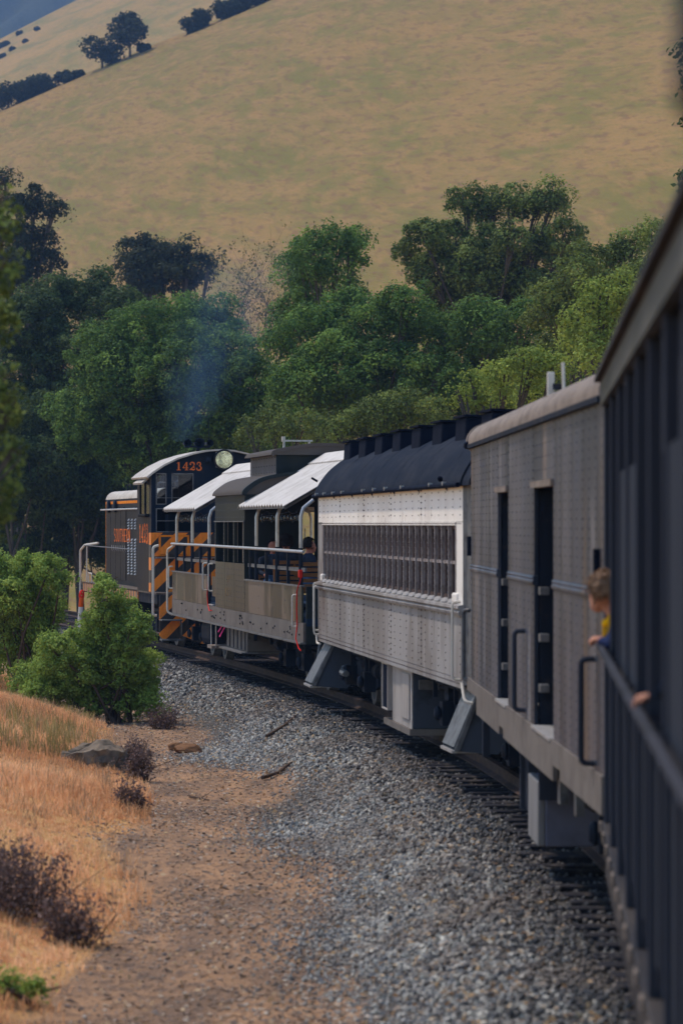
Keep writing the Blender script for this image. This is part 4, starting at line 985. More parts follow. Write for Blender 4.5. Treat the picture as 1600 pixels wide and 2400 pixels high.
for (y0, y1, x0) in ((3.7, 4.6, -1.0), (1.6, 3.0, -.9)): MB().box(x0, x0+.8, y0, y1, .35, .8).build('underfloor_box', 'steel_dark', bc, bevel=.03)
MB().box(-1.46, -1.40, 3.55, 3.75, .60, .90).box(-1.46, -1.40, 2.3, 2.45, .62, .85).build('sill_bracket', 'steel_grey', bc)
MB().box(-.5, .5, .2, 13.2, .6, 1.0).build('centre_sill', 'steel_dark', bc)
for yb in (1.6, 10.2): bogie(bc, yb, 2.4, .47, 1.02)

# ================================================================== the dark open coach the picture is taken from
nc_deg = 3.23
ux, uy = math.sin(R(nc_deg)), math.cos(R(nc_deg))
L0 = Vector((.454, 0, 0)) + Vector((ux, uy, 0))*(-4.0)
nc = thing('dark_coach', 'dark open-sided coach with handrail and posts, closest to the camera', 'rail car', (L0.x + uy*1.5, L0.y - ux*1.5, 0), -R(nc_deg))
Ln = 24.45
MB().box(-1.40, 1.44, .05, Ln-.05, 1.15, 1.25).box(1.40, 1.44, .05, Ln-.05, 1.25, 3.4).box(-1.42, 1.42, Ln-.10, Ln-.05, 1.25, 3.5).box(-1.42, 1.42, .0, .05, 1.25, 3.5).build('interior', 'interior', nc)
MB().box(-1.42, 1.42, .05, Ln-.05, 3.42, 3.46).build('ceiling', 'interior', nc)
y = Ln-.12; p0 = None; q0 = None
while y > .5:
    if p0 is None:
        p0 = MB().box(-1.5, -1.36, -.05, .05, .86, 3.40).build('side_post', 'near_post', nc, bevel=.008); p0.location = (0, y, 0)
        q0 = MB().box(-1.475, -1.44, .05, 1.45, 1.0, 1.80).build('side_panel', 'near_green', nc); q0.location = (0, y-1.5, 0)
        q1 = MB().box(-1.49, -1.475, .70, .78, 1.0, 1.80).build('panel_rib', 'near_post', q0)
        q3 = MB().box(-1.485, -1.465, .05, 1.45, 1.80, 2.95).build('bay_sheet', 'near_green', nc); q3.location = (0, y-4.5, 0)  # added dark sheet, so the shaded gaps between posts read as solid
        q2 = MB().box(-1.45, -1.41, .05, 1.45, 2.95, 3.40).build('valance', 'near_green', nc); q2.location = (0, y-1.5, 0)
    else:
        dup(p0, (0, y, 0), nc); qq = dup(q0, (0, y-1.5, 0), nc); dup(q1, (0, 0, 0), qq); dup(q2, (0, y-1.5, 0), nc)
        if not 14.5 < y-4.5 < 17.0 and y > 5: dup(q3, (0, y-4.5, 0), nc)
    y -= 1.5
MB().box(-1.515, -1.40, .05, Ln, .79, .86).build('sill_ledge', 'near_roof', nc, bevel=.01)
y = Ln-.05
while y > 1:
    MB().box(-1.53, -1.515, y-.14, y, .80, .865).build('sill_bolt', 'roof_edge', nc, bevel=.02); y -= .75
MB().box(-1.49, -1.42, .05, Ln, .52, .788).build('side_sill', 'near_roof', nc)
pipe_run(nc, [(-1.535, .3, 1.95), (-1.535, Ln-.3, 1.95)], .024, 'near_rail', 'hand_rail')
for yy in np.arange(1.0, Ln, 3.0): MB().tube([(-1.46, yy, 1.95), (-1.535, yy, 1.95)], .012, 6).build('rail_bracket', 'steel_dark', nc)
MB().box(-1.52, -1.47, .05, Ln, 3.40, 3.545).build('eave_fascia', 'near_fascia', nc)
MB().prism([(-1.56,3.55),(-1.55,3.60),(-1.48,3.66),(-1.3,3.73),(-.9,3.84),(0,3.95),(.9,3.84),(1.3,3.73),(1.48,3.66),(1.56,3.55)], .0, Ln+.05, 'y').build('roof', 'near_roof', nc, smooth=True)
for yb in (2.5, Ln-2.6): bogie(nc, yb, 2.4, .46, .98)
MB().box(-.5, .5, .2, Ln-.2, .6, 1.0).build('centre_sill', 'steel_dark', nc)
lb = MB().prism([(-1.52,3.04),(-1.74,3.06),(-1.80,3.12),(-1.80,3.62),(-1.52,3.66)], 7.2, 7.5, 'y').build('dark_edge_box', 'near_green', nc, smooth=True)  # unidentified box, added for a blurred dark edge at upper right
MB().tube([(-1.48, 7.35, 3.3), (-1.60, 7.35, 3.3)], .03, 8).build('box_bracket', 'steel_dark', lb)

# train lines, brake rods, hoses and hangers below the floors
def undergear(car, y0, y1, boxes):
    rn = random.Random(int(y1*10))
    for (x, z, r) in ((-1.22, .80, .022), (-1.05, .70, .03), (-.95, .58, .016)):
        pts = [(x+rn.uniform(-.02, .02), y0+(y1-y0)*k/10, z+rn.uniform(-.015, .015)) for k in range(11)]
        MB().tube(pts, r, 6).build('train_pipe', 'steel_dark', car, smooth=True)
    for k in range(9):
        y = y0+(y1-y0)*(k+.5)/9; MB().box(-1.25, -1.20, y, y+.05, .62, .95).build('pipe_hanger', 'steel_dark', car)
    for k in boxes:
        MB().tube([(-1.0, k, .52), (-1.0, k+.7, .50), (-1.0, k+1.0, .58)], .02, 6).build('brake_rod', 'steel_dark', car, smooth=True)
        MB().lathe((-1.05, k+.2, .62), (0,1,0), [(.05,0),(.11,.02),(.11,.38),(.05,.40)], 14).build('brake_cylinder', 'steel_dark', car, smooth=True)
    for e in (y0+.1, y1-.1):
        grab(car, [(-.45, e, .80), (-.45, e, .48), (-.40, e, .32), (-.30, e, .30), (-.2, e, .42)], .028, 'black', 'air_hose')
undergear(wc, -.3, 15.3, (3.2, 8.3, 10.4)); undergear(bc, .2, 13.4, (3.0, 7.3)); undergear(oc, .3, 17.3, (4.6, 12.2))
for car, ys in ((wc, (1.15, 3.45, 11.25, 13.55)), (bc, (.4, 2.8, 9.0, 11.4)), (oc, (1.65, 3.55, 14.05, 15.95))):
    for y in ys:
        MB().lathe((-1.26, y, .46), (-1,0,0), [(.02,-.02),(.085,0),(.09,.03),(.06,.06),(.02,.065)], 12).build('journal_cover', 'steel_dark', car, smooth=True)
        MB().box(-1.16, -1.08, y-.03, y+.03, .60, .86).build('equaliser_hanger', 'steel_dark', car)
# ------------------------------------------------------------------ vegetation
rng = np.random.default_rng(11)
def W(px, py, d): return Vector(((px-800)/7800*d, d, EYE-(py-1228)/7800*d))

def leaf_mat(name, c1, c2, c3, trans=.30, rough=.75):
    m, nt, b, out = _nt(name)
    at = nt.nodes.new('ShaderNodeAttribute'); at.attribute_name = 'tint'
    r = nt.nodes.new('ShaderNodeValToRGB'); e = r.color_ramp.elements
    e[0].position = 0; e[0].color = (*c1, 1); e[1].position = 1; e[1].color = (*c3, 1)
    x = e.new(.5); x.color = (*c2, 1)
    nt.links.new(at.outputs['Fac'], r.inputs[0])
    nt.links.new(r.outputs[0], b.inputs['Base Color']); b.inputs['Roughness'].default_value = rough
    b.inputs['Specular IOR Level'].default_value = .12
    t = nt.nodes.new('ShaderNodeBsdfTranslucent'); mx = nt.nodes.new('ShaderNodeMixShader'); mx.inputs[0].default_value = trans
    hs = nt.nodes.new('ShaderNodeHueSaturation'); hs.inputs['Value'].default_value = 1.25; hs.inputs['Hue'].default_value = .485
    nt.links.new(r.outputs[0], hs.inputs['Color']); nt.links.new(hs.outputs[0], t.inputs[0])
    nt.links.new(b.outputs[0], mx.inputs[1]); nt.links.new(t.outputs[0], mx.inputs[2]); nt.links.new(mx.outputs[0], out.inputs[0])
    return m
MAT['leaf_oak'] = leaf_mat('leaf_oak', (0.044, 0.088, 0.023), (0.094, 0.175, 0.04), (0.206, 0.332, 0.071))
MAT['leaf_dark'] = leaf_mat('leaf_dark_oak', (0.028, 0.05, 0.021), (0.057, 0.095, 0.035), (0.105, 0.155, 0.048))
MAT['leaf_olive'] = leaf_mat('leaf_olive', (0.054, 0.077, 0.023), (0.112, 0.156, 0.041), (0.228, 0.293, 0.075))
MAT['leaf_bright'] = leaf_mat('leaf_bright', (0.132, 0.186, 0.037), (0.207, 0.28, 0.055), (0.32, 0.392, 0.079))
MAT['leaf_far'] = leaf_mat('leaf_far', (0.025, 0.036, 0.024), (0.039, 0.053, 0.031), (0.058, 0.071, 0.037))
MAT['leaf_shrub'] = leaf_mat('leaf_shrub', (0.138, 0.211, 0.045), (0.222, 0.322, 0.066), (0.349, 0.453, 0.1))
MAT['leaf_dead'] = leaf_mat('leaf_dead', (.10, .072, .068), (.17, .118, .108), (.30, .20, .16), .15, .9)
MAT['leaf_sparse'] = leaf_mat('leaf_sparse', (.075, .085, .035), (.13, .125, .05), (.20, .16, .08))
MAT['grass'] = leaf_mat('grass_dry', (0.538, 0.303, 0.137), (0.717, 0.439, 0.212), (0.874, 0.594, 0.328), .40, .8)
MAT['grass_green'] = leaf_mat('grass_greenish', (.20, .17, .06), (.30, .25, .095), (.46, .38, .17), .35, .8)
MAT['straw'] = leaf_mat('straw', (.30, .19, .10), (.42, .29, .16), (.55, .42, .27), .2, .8)

def quads_obj(name, V, tint, mat, parent=None, nv=4):
    """V: (n, nv, 3) polygons; tint: (n,)"""
    n = len(V); me = bpy.data.meshes.new(name)
    me.vertices.add(n*nv); me.vertices.foreach_set('co', np.ascontiguousarray(V, dtype=np.float32).ravel())
    me.loops.add(n*nv); me.loops.foreach_set('vertex_index', np.arange(n*nv, dtype=np.int32))
    me.polygons.add(n); me.polygons.foreach_set('loop_start', np.arange(n, dtype=np.int32)*nv)
    a = me.attributes.new('tint', 'FLOAT', 'FACE'); a.data.foreach_set('value', np.asarray(tint, np.float32))
    me.update(calc_edges=True); me.materials.append(MAT[mat])
    return obj(name, me, parent)

def unit(v): return v / np.maximum(np.linalg.norm(v, axis=-1, keepdims=True), 1e-9)
def leaves(C, N_, size, asp=.6):
    n = len(C); nn = unit(N_*.7 + rng.normal(size=(n, 3))*.75 + np.array([0, 0, .25]))
    t = unit(np.cross(nn, rng.normal(size=(n, 3)))); b = np.cross(nn, t)
    L = (size*(.65+.7*rng.random(n)))[:, None]/2; w = L*asp*(.8+.4*rng.random(n))[:, None]
    bend = nn*L*.25
    return np.stack([C-t*L, C+b*w+bend*.5, C+t*L-bend, C-b*w+bend*.5], 1)

def lobe_leaves(lobes, size, per_m2, clump=.22, up=.15, inner=.25, kper=16, rough=.22, asp=.6, squash=.9):
    """lobes carry domed sprays; each spray is a shell of leaves, denser above than below"""
    Vs, Ts = [], []
    for (c, r) in lobes:
        rho = clump*1.55
        area = 4*PI*r*r; nc_ = max(6, int(area/(PI*rho*rho)*1.9)); k = max(8, int(area*per_m2/nc_))
        d = unit(rng.normal(size=(nc_, 3)) + np.array([0, 0, up]))
        ph = rng.uniform(0, 6.28, (5,)); fr = rng.normal(size=(5, 3))*3.2
        bumpy = sum(np.sin(d@fr[i]+ph[i]) for i in range(5))/5
        rad = r*(1 + rough*bumpy*1.5 - .25*rng.random(nc_))
        ins = rng.random(nc_) < inner*.6
        rad = np.where(ins, rad*(.45+.4*rng.random(nc_)), rad)
        cc = np.array(c) + d*rad[:, None]*np.array([1, 1, squash])
        cl = rho*(.55+.75*rng.random(nc_))
        ct = np.clip(.45+.27*rng.normal(size=nc_), 0, 1)
        q = unit(rng.normal(size=(nc_, k, 3)) + np.array([0, 0, .45]) + d[:, None]*.35)
        q2 = q*np.array([1, 1, .85])
        # ragged sprouts lengthen some directions of each spray
        sp_ = 1 + .45*np.maximum(0, np.sin(q[..., 0]*5+ct[:, None]*40)*np.sin(q[..., 1]*5+ct[:, None]*23))
        off = q2*(cl[:, None]*(.62+.45*rng.random((nc_, k)))*sp_)[..., None]
        C = (cc[:, None]+off).reshape(-1, 3); D = q.reshape(-1, 3)
        Vs.append(leaves(C, D*2.3, size, asp)); Ts.append(np.clip(np.repeat(ct, k)+.14*rng.normal(size=len(C)), 0, 1))
    return np.concatenate(Vs), np.concatenate(Ts)

def limbs(mb, base, lobes, r0, lean=.0, frac=.35, seed=1):
    rn = random.Random(seed)
    cen = Vector((0, 0, 0))
    for c, r in lobes: cen += Vector(c)
    cen /= len(lobes); base = Vector(base)
    fork = base + (cen-base)*frac; fork.x += rn.uniform(-.2, .2)
    mid = (base+fork)/2 + Vector((rn.uniform(-.2, .2), rn.uniform(-.2, .2), 0))
    mb.tube([base-Vector((0, 0, .3)), base+Vector((0, 0, .25)), mid, fork], [r0*1.35, r0, r0*.85, r0*.7], 9)
    for c, r in lobes:
        c = Vector(c); m1 = fork.lerp(c, .4)+Vector((rn.uniform(-.3, .3), rn.uniform(-.3, .3), rn.uniform(-.1, .3)))
        mb.tube([fork, m1, c, c+(c-m1).normalized()*r*.6], [r0*.36, r0*.24, r0*.14, r0*.05], 6)
        for q in range(4):
            e = c+Vector((rn.uniform(-1, 1), rn.uniform(-1, 1), rn.uniform(-.3, 1))).normalized()*r*.95
            mb.tube([m1.lerp(c, .6), c.lerp(e, .5)+Vector((0, 0, rn.uniform(-.1, .15))), e], [r0*.15, r0*.1, r0*.03], 5)

def tree(name, label, cat, d, lpx, mat, size, per, base_px, group, clump=.23, trunk=.16, spread=.55, kper=16, frac=.35, rough=.22, inner=.25, gz=None, bark='bark', squash=.9):
    sc = d/7800; lobes = []
    rn = random.Random(len(lpx)*7+int(d))
    for (px, py, r) in lpx:
        p = W(px, py, d+rn.uniform(-1, 1)*spread*3); lobes.append((p, r*sc))
    bx = (base_px-800)/7800*d
    bz = float(ground_z(bx, d)) if gz is None else gz
    root = thing(name, label, cat, (bx, d, bz), 0, group)
    off = Vector((bx, d, bz)); ll = [(tuple(c-off), r) for c, r in lobes]
    V, T = lobe_leaves(ll, size, per, clump, kper=kper, rough=rough, inner=inner, squash=squash)
    quads_obj('crown', V, T, mat, root)
    mb = MB(); limbs(mb, (0, 0, 0), ll, trunk, frac=frac, seed=int(d)); mb.build('trunk', bark, root, smooth=True)
    return root

G1 = 'oaks beyond the track'
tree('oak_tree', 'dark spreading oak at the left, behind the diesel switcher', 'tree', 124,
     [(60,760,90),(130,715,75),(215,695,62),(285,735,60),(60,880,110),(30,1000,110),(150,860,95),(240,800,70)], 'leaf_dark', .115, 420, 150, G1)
tree('oak_tree', 'broad rounded green oak rising straight above the locomotive cab', 'tree', 112,
     [(330,790,92),(420,755,75),(500,768,72),(235,845,80),(300,900,112),(420,880,115),(540,840,75),(585,905,78),(480,965,105),(250,1000,100),(350,1040,105),(180,960,72),(600,1000,78),(470,1060,80)], 'leaf_oak', .11, 430, 430, G1)
tree('oak_tree', 'slender upright oak just right of the sparse half-bare tree', 'tree', 106,
     [(735,600,55),(690,645,48),(790,570,42),(825,605,30),(765,690,78),(700,730,55),(835,560,24),(700,580,28)], 'leaf_oak', .105, 450, 760, G1)
tree('oak_tree', 'dense low oak mass behind the excursion car awnings', 'tree', 100,
     [(720,800,92),(830,745,75),(880,800,92),(780,880,105),(950,725,62),(920,885,92),(700,930,78),(1000,805,72),(1020,900,75),(760,960,60)], 'leaf_oak', .105, 440, 860, G1)
tree('oak_tree', 'tallest oak, with gaps of sky-lit hillside between its boughs', 'tree', 114,
     [(1085,475,38),(1145,490,40),(1205,475,38),(1255,485,36),(1295,465,38),(1320,555,44),(990,555,42),(1050,565,48),(1095,610,50),(1150,560,36),(1120,640,62),(1300,625,50),(1010,640,50),(1200,690,70),(1060,715,70),(1130,700,70),(1270,700,60),(1335,600,30),(960,600,30),(1200,560,36),(1240,610,40),(1180,625,42),(1268,560,28)], 'leaf_olive', .115, 440, 1140, G1, clump=.22, frac=.55, trunk=.2)
tree('oak_tree', 'mid-green oak filling the middle below the tallest oak', 'tree', 99,
     [(1130,770,72),(1220,770,68),(1100,850,76),(1180,860,78),(1050,790,50)], 'leaf_oak', .105, 440, 1160, G1)
tree('oak_tree', 'grey-green oak at right, partly hidden by the near coach roof', 'tree', 88,
     [(1340,650,56),(1420,630,56),(1482,590,48),(1300,730,66),(1400,720,74),(1480,700,68),(1330,820,74),(1430,800,78),(1545,570,46),(1520,680,66),(1380,605,30)], 'leaf_olive', .095, 500, 1400, G1)
tree('oak_tree', 'yellow-green leafy tree in front of the grey-green oak at right', 'tree', 74,
     [(1405,700,40),(1452,690,36),(1372,775,46),(1440,760,52),(1340,840,40),(1420,840,50),(1475,720,40)], 'leaf_bright', .085, 560, 1420, G1, clump=.2)
tree('leafy_bush', 'bush showing just above the black vents of the white coach', 'bush', 82,
     [(900,985,58),(960,965,46),(845,1005,42),(785,1012,32),(1010,980,40)], 'leaf_olive', .085, 560, 900, None, clump=.18)
tree('leafy_bush', 'bush behind the cupola roof rack of the excursion car', 'bush', 92,
     [(640,990,42),(700,1000,38),(592,1022,36),(740,1020,36)], 'leaf_olive', .09, 500, 660, None, clump=.18)
tree('leafy_bush', 'pale green bush beside the antenna on the baggage car', 'bush', 66,
     [(1110,915,40),(1180,895,52),(1240,860,44),(1292,875,42),(1150,945,46),(1080,930,22),(1215,930,50)], 'leaf_bright', .07, 640, 1190, None, clump=.15)
for i, (lp, bp, lab) in enumerate([
     ([(40,1100,85),(110,1160,75),(60,1235,85)], 60, 'shaded undergrowth at the far left edge beside the track'),
     ([(180,1110,80),(170,1240,75),(250,1190,70)], 190, 'shaded undergrowth left of the locomotive hood'),
     ([(300,1120,70),(345,1190,60),(290,1250,55),(400,1100,60)], 320, 'shaded undergrowth directly behind the locomotive hood'),
     ([(520,1060,60),(450,1110,60),(590,1090,60)], 520, 'shaded undergrowth behind the locomotive cab roof'),
     ([(150,1300,42),(210,1290,42),(260,1305,36),(320,1290,40)], 230, 'low shaded bushes by the ground left of the locomotive hood'),
     ([(20,1300,48),(80,1300,44),(-30,1290,50),(110,1320,30)], 40, 'low shaded bushes by the ground at the left edge')]):
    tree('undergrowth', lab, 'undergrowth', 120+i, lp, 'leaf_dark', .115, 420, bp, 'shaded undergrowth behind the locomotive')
for i, (lp, bp, lab) in enumerate([
     ([(-20,1000,90),(60,1010,80),(0,1120,90),(90,1100,70)], 20, 'dense green thicket filling the left edge under the dark oak'),
     ([(150,1030,80),(230,1060,75),(160,1150,80),(250,1150,70)], 190, 'dense green thicket left of the big rounded oak trunk'),
     ([(330,1010,75),(420,1030,75),(360,1110,75)], 370, 'dense green thicket behind the locomotive number'),
     ([(540,1000,70),(620,1010,65),(560,1080,65),(660,930,70)], 590, 'dense green thicket between locomotive and excursion car'),
     ([(780,960,75),(860,950,75),(700,1010,65),(930,960,70)], 820, 'dense green thicket above the near awning'),
     ([(1010,950,70),(1090,930,75),(1180,920,75),(1260,880,75)], 1120, 'dense green thicket above the white coach roof'),
     ([(1320,880,75),(1400,860,80),(1480,820,85),(1380,780,70)], 1400, 'dense green thicket above the baggage car roof')]):
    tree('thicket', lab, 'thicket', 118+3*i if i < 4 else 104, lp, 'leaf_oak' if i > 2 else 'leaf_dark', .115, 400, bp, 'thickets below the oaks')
tree('eucalyptus_tree', 'tall dark eucalyptus at the upper left, standing against the hill', 'tree', 168,
     [(12,425,20),(85,470,32),(45,488,26),(122,492,20),(100,575,32),(30,565,46),(128,612,22),(20,640,50),(70,640,40)], 'leaf_far', .18, 220, 30, None, clump=.35, gz=-1.5, trunk=.3, frac=.6)
tree('round_tree', 'distant rounded dark tree on the lower hillside', 'tree', 178,
     [(335,602,40),(385,605,42),(440,618,40),(350,645,55),(430,655,48),(488,618,20),(305,635,28)], 'leaf_far', .19, 210, 385, None, clump=.4, gz=-1.5, trunk=.3)
# near tree whose blurred boughs enter at the left edge
tree('leaning_tree', 'blurred leafy boughs entering the picture at the left edge', 'tree', 21.3,
     [(-10,545,45),(0,640,52),(-25,760,60),(-20,900,62),(0,1000,48),(-5,1110,50),(-40,1200,60),(10,480,22),(30,950,25),(35,1060,25)], 'leaf_olive', .045, 1300, -420, None, clump=.06, trunk=.07, frac=.5, spread=.12)
tree('overhanging_tree', 'leafy sprigs of a tree at the upper right edge beyond the near coach', 'tree', 62,
     [(1606,425,22),(1612,285,24),(1615,120,26),(1660,200,60),(1680,380,60),(1720,560,70)], 'leaf_dark', .11, 420, 1760, None, clump=.14, trunk=.14, frac=.6)
# sparse, half-bare tree
def sparse_tree():
    d = 130; b = W(615, 800, d); bz = -1.2
    root = thing('sparse_tree', 'thin half-bare tree with twisting grey branches in front of the hill', 'tree', (b.x, d, bz))
    rn = random.Random(5); mb = MB(); tips = []
    sc = d/7800
    def grow(p, v, r, depth):
        pts = [p]; q = p.copy(); vv = v.copy()
        for k in range(4):
            vv = (vv+Vector((rn.uniform(-.35, .35), rn.uniform(-.35, .35), rn.uniform(-.05, .25)))).normalized()
            q = q+vv*(.55 if depth else 1.0)*rn.uniform(.6, 1.1); pts.append(q.copy())
            if depth >= 1: tips.append(q.copy())
        mb.tube(pts, [r, r*.85, r*.7, r*.55, r*.35], 5)
        if depth < 3:
            for k in range(3 if depth else 5):
                grow(pts[rn.randint(1, 4)], Vector((rn.uniform(-.8, .8), rn.uniform(-.6, .6), rn.uniform(.2, 1))).normalized(), r*.5, depth+1)
    top = W(612, 640, d).z-bz
    for (dx, lean) in ((0, .1), (.5, -.15), (-.4, -.05)):
        p0 = Vector((dx*.3, 0, 0)); mb.tube([p0, Vector((dx, 0, top*.35)), Vector((dx*1.4, 0, top*.62))], [.11, .085, .06], 6)
        grow(Vector((dx*1.4, 0, top*.6)), Vector((lean, 0, 1)).normalized(), .05, 0)
        grow(Vector((dx*1.1, 0, top*.48)), Vector((-lean*2, .1, .9)).normalized(), .04, 1)
    mb.build('trunk', 'bark', root, smooth=True)
    T = np.array([t for t in tips]); T = T[rng.random(len(T)) < .30]
    C = (T[:, None]+rng.normal(size=(len(T), 9, 3))*.14).reshape(-1, 3)
    quads_obj('crown', leaves(C, rng.normal(size=C.shape), .11), np.clip(rng.normal(.5, .25, len(C)), 0, 1), 'leaf_sparse', root)
sparse_tree()

# ridge and far-hill shrubs, each standing on the slope
def shrub_on(zf, px, py, r, label, mat='leaf_far', h=1.0, group=None):
    # march along the ray to the slope
    lo = 419.0 if zf is hill_z else None
    for d in (np.arange(450, 1150, 2.0) if lo is None else []):
        p = W(px, py, d)
        if float(zf(np.array(p.x), np.array(p.y))) >= p.z: lo = d; break
    if lo is None: lo = 880
    p = W(px, py, lo); z = float(zf(np.array(p.x), np.array(p.y))); rr = r*lo/7800
    root = thing('ridge_shrub', label, 'shrub', (p.x, p.y, z), 0, group)
    rn = random.Random(int(px*3+py)); lobes = []
    for k in range(4):
        lobes.append(((rn.uniform(-.6, .6)*rr, rn.uniform(-.4, .4)*rr, rr*h*rn.uniform(.3, .85)), rr*rn.uniform(.45, .7)))
    V, T = lobe_leaves(lobes, max(.35, rr*.16), 2600/(4*PI*rr*rr*.35*4), rr*.12, kper=8)
    quads_obj('crown', V, T, mat, root)
    MB().tube([(0, 0, -.3), (0, 0, rr*.5)], [rr*.08, rr*.05], 6).build('trunk', 'bark', root)
GR = 'shrubs along the hill crest'
for (px, py, r, h, lab) in [(20,250,34,1.1,'crest shrub at the far left end of the hill skyline'),(60,232,32,1.1,'second crest shrub from the left edge'),(105,212,30,1.1,'third crest shrub from the left edge'),
        (150,195,18,.9,'small low shrub at the right end of the left crest thicket'),(185,178,12,.8,'lowest thin tuft right of the left crest thicket'),
        (240,150,36,1.2,'wide crest shrub left of the tall crest tree'),(305,115,38,1.9,'tallest upright shrub tree on the hill crest'),(340,102,12,.9,'small tuft right of the tallest crest shrub tree'),
        (445,70,22,.9,'first low crest shrub below the top edge'),(480,52,24,1.0,'second low crest shrub below the top edge'),(520,35,26,1.0,'third low crest shrub below the top edge'),(560,18,24,1.0,'crest shrub just under the top edge'),(605,8,28,1.0,'crest shrub cut by the top edge'),(640,-2,20,.9,'last crest shrub at the top edge')]:
    shrub_on(hill_z, px, py+6, r*1.3, lab, 'leaf_far', h, GR)
for i, (px, py, r) in enumerate([(44,82,10),(88,72,8),(20,70,12),(60,100,7),(10,110,14),(30,118,8),(8,135,9),(50,58,8)]):
    shrub_on(far_z, px, py, r, ['second-largest', 'rightmost', 'upper left', 'lone small', 'largest', 'small low', 'lowest', 'topmost'][i]+' dark bush dotted on the far pale hillside', 'leaf_far', .8, 'bushes on the far hillside')

# ------------------------------------------------------------------ foreground shrubs on the bank
def shrub(name, label, d, lpx, per=2600, size=.046, mat='leaf_shrub', stems=14, seed=1):
    sc = d/7800; lobes = []; rn = random.Random(seed)
    bx = sum(l[0] for l in lpx)/len(lpx); bx = (bx-800)/7800*d; bz = float(ground_z(bx, d))
    off = Vector((bx, d, bz))
    for (px, py, r) in lpx: lobes.append((tuple(W(px, py, d+rn.uniform(-.5, .5))-off), r*sc))
    root = thing(name, label, 'shrub', (bx, d, bz), 0, 'shrubs on the grassy bank')
    V, T = lobe_leaves(lobes, size, per, .075, up=.35, inner=.35, rough=.42)
    # upright ragged sprigs standing out of the mass
    for (c, r) in lobes:
        for q in range(7):
            d = unit(rng.normal(size=3)*np.array([1, 1, .5])+np.array([0, 0, .9])); b_ = np.array(c)+d*r*.85; L = r*rng.uniform(.3, .65)
            C = b_+d*L*rng.random(26)[:, None]+rng.normal(size=(26, 3))*.022
            V = np.concatenate([V, leaves(C, np.tile(d, (26, 1)), size*1.05)]); T = np.concatenate([T, np.clip(rng.normal(.6, .2, 26), 0, 1)])
    quads_obj('crown', V, T, mat, root)
    mb = MB()
    for k in range(stems):
        c, r = lobes[k % len(lobes)]; c = Vector(c)
        b = Vector((rn.uniform(-.5, .5), rn.uniform(-.3, .3), -.1)); m_ = b.lerp(c, .5)+Vector((rn.uniform(-.2, .2), rn.uniform(-.2, .2), .1))
        mb.tube([b, m_, c, c+Vector((rn.uniform(-.3, .3), 0, r*.7))], [.03, .022, .015, .006], 5)
    mb.build('stem', 'twig', root)
    return root
shrub('leafy_shrub', 'bright green shrub at the left edge, left of the marker post', 58,
      [(20,1370,48),(70,1350,46),(112,1342,38),(140,1372,30),(90,1410,48),(30,1440,55),(125,1430,32),(-20,1400,60),(10,1500,40),(60,1450,50),(100,1480,36),(40,1390,50),(-10,1340,40),(60,1320,28),(60,1530,40),(112,1535,32),(20,1560,38),(90,1500,36)], seed=2)
shrub('leafy_shrub', 'large green shrub beside the gravel, in front of the locomotive', 55,
      [(252,1390,32),(282,1430,34),(238,1445,32),(240,1500,52),(186,1512,38),(300,1500,38),(130,1530,40),(250,1570,58),(180,1580,56),(310,1570,42),(110,1580,46),(330,1630,36),(280,1630,46),(210,1640,40),(240,1365,18),(320,1460,24),(270,1480,40),(230,1540,50),(290,1545,44),(340,1600,34),(150,1620,50),(90,1640,44),(200,1610,50),(300,1660,36),(350,1650,26),(335,1490,22),(350,1545,24),(130,1580,44),(365,1670,20),(60,1600,36)], seed=3, stems=24)

# ------------------------------------------------------------------ grass on the bank
def grass(name, label, n, y0, y1, mat, hmin, hmax, smin=-13, smax=-4.6, mask=None, w=.006, lean=.45):
    y = y0+(y1-y0)*rng.random(n)**1.15; x = xc(y)+smin+(smax-smin)*rng.random(n)
    s = x-xc(y); k = rng.random(n) < sst(-4.5, -5.5, s+.35*wob(x, y, .7))
    if mask is not None: k &= mask(x, y)
    vis = (x/y) > -.118
    k &= vis; x, y = x[k], y[k]
    nb = 9; X = np.repeat(x, nb)+rng.normal(size=len(x)*nb)*.045; Y = np.repeat(y, nb)+rng.normal(size=len(x)*nb)*.045
    n2 = len(X); Z = ground_z(X, Y)-.01; H = hmin+(hmax-hmin)*rng.random(n2); H *= .8+.35*wob(X, Y, 1.1)
    ang = rng.uniform(0, 6.28, n2); ln = rng.random(n2)*lean
    dx, dy = np.cos(ang)*ln, np.sin(ang)*ln; wa = rng.uniform(0, 6.28, n2); wx, wy = np.cos(wa)*w, np.sin(wa)*w
    B = np.stack([X, Y, Z], 1); Mid = B+np.stack([dx*H*.35, dy*H*.35, H*.6], 1); Tip = B+np.stack([dx*H, dy*H, H*(1-ln*.35)], 1)
    wv = np.stack([wx, wy, np.zeros(n2)], 1)
    V = np.concatenate([np.stack([B-wv, B+wv, Mid+wv*.8], 1), np.stack([B-wv, Mid+wv*.8, Mid-wv*.8], 1), np.stack([Mid-wv*.8, Mid+wv*.8, Tip], 1)])
    t = np.clip(.5+.22*rng.normal(size=n2)+.22*np.repeat(wob(x, y, 1.7), nb)+.15*np.repeat(wob(x, y, .6), nb), 0, 1)
    o = quads_obj(name, V, np.tile(t, 3), mat, None, 3); o['kind'] = 'stuff'; return tag(o, label, 'grass')
grass('dry_grass', 'golden dry grass covering the bank at the left', 24000, 21, 64, 'grass', .05, .20, w=.006, lean=1.1)
grass('green_grass', 'patches of greener grass at the foot of the shrubs', 2600, 40, 60, 'grass_green', .12, .32, mask=lambda x, y: (wob(x, y, .9) > .1) | (y > 52), w=.007)
grass('seed_stalks', 'thin pale straw stalks standing above the dry grass', 1500, 24, 60, 'straw', .14, .36, w=.0035, lean=.9)

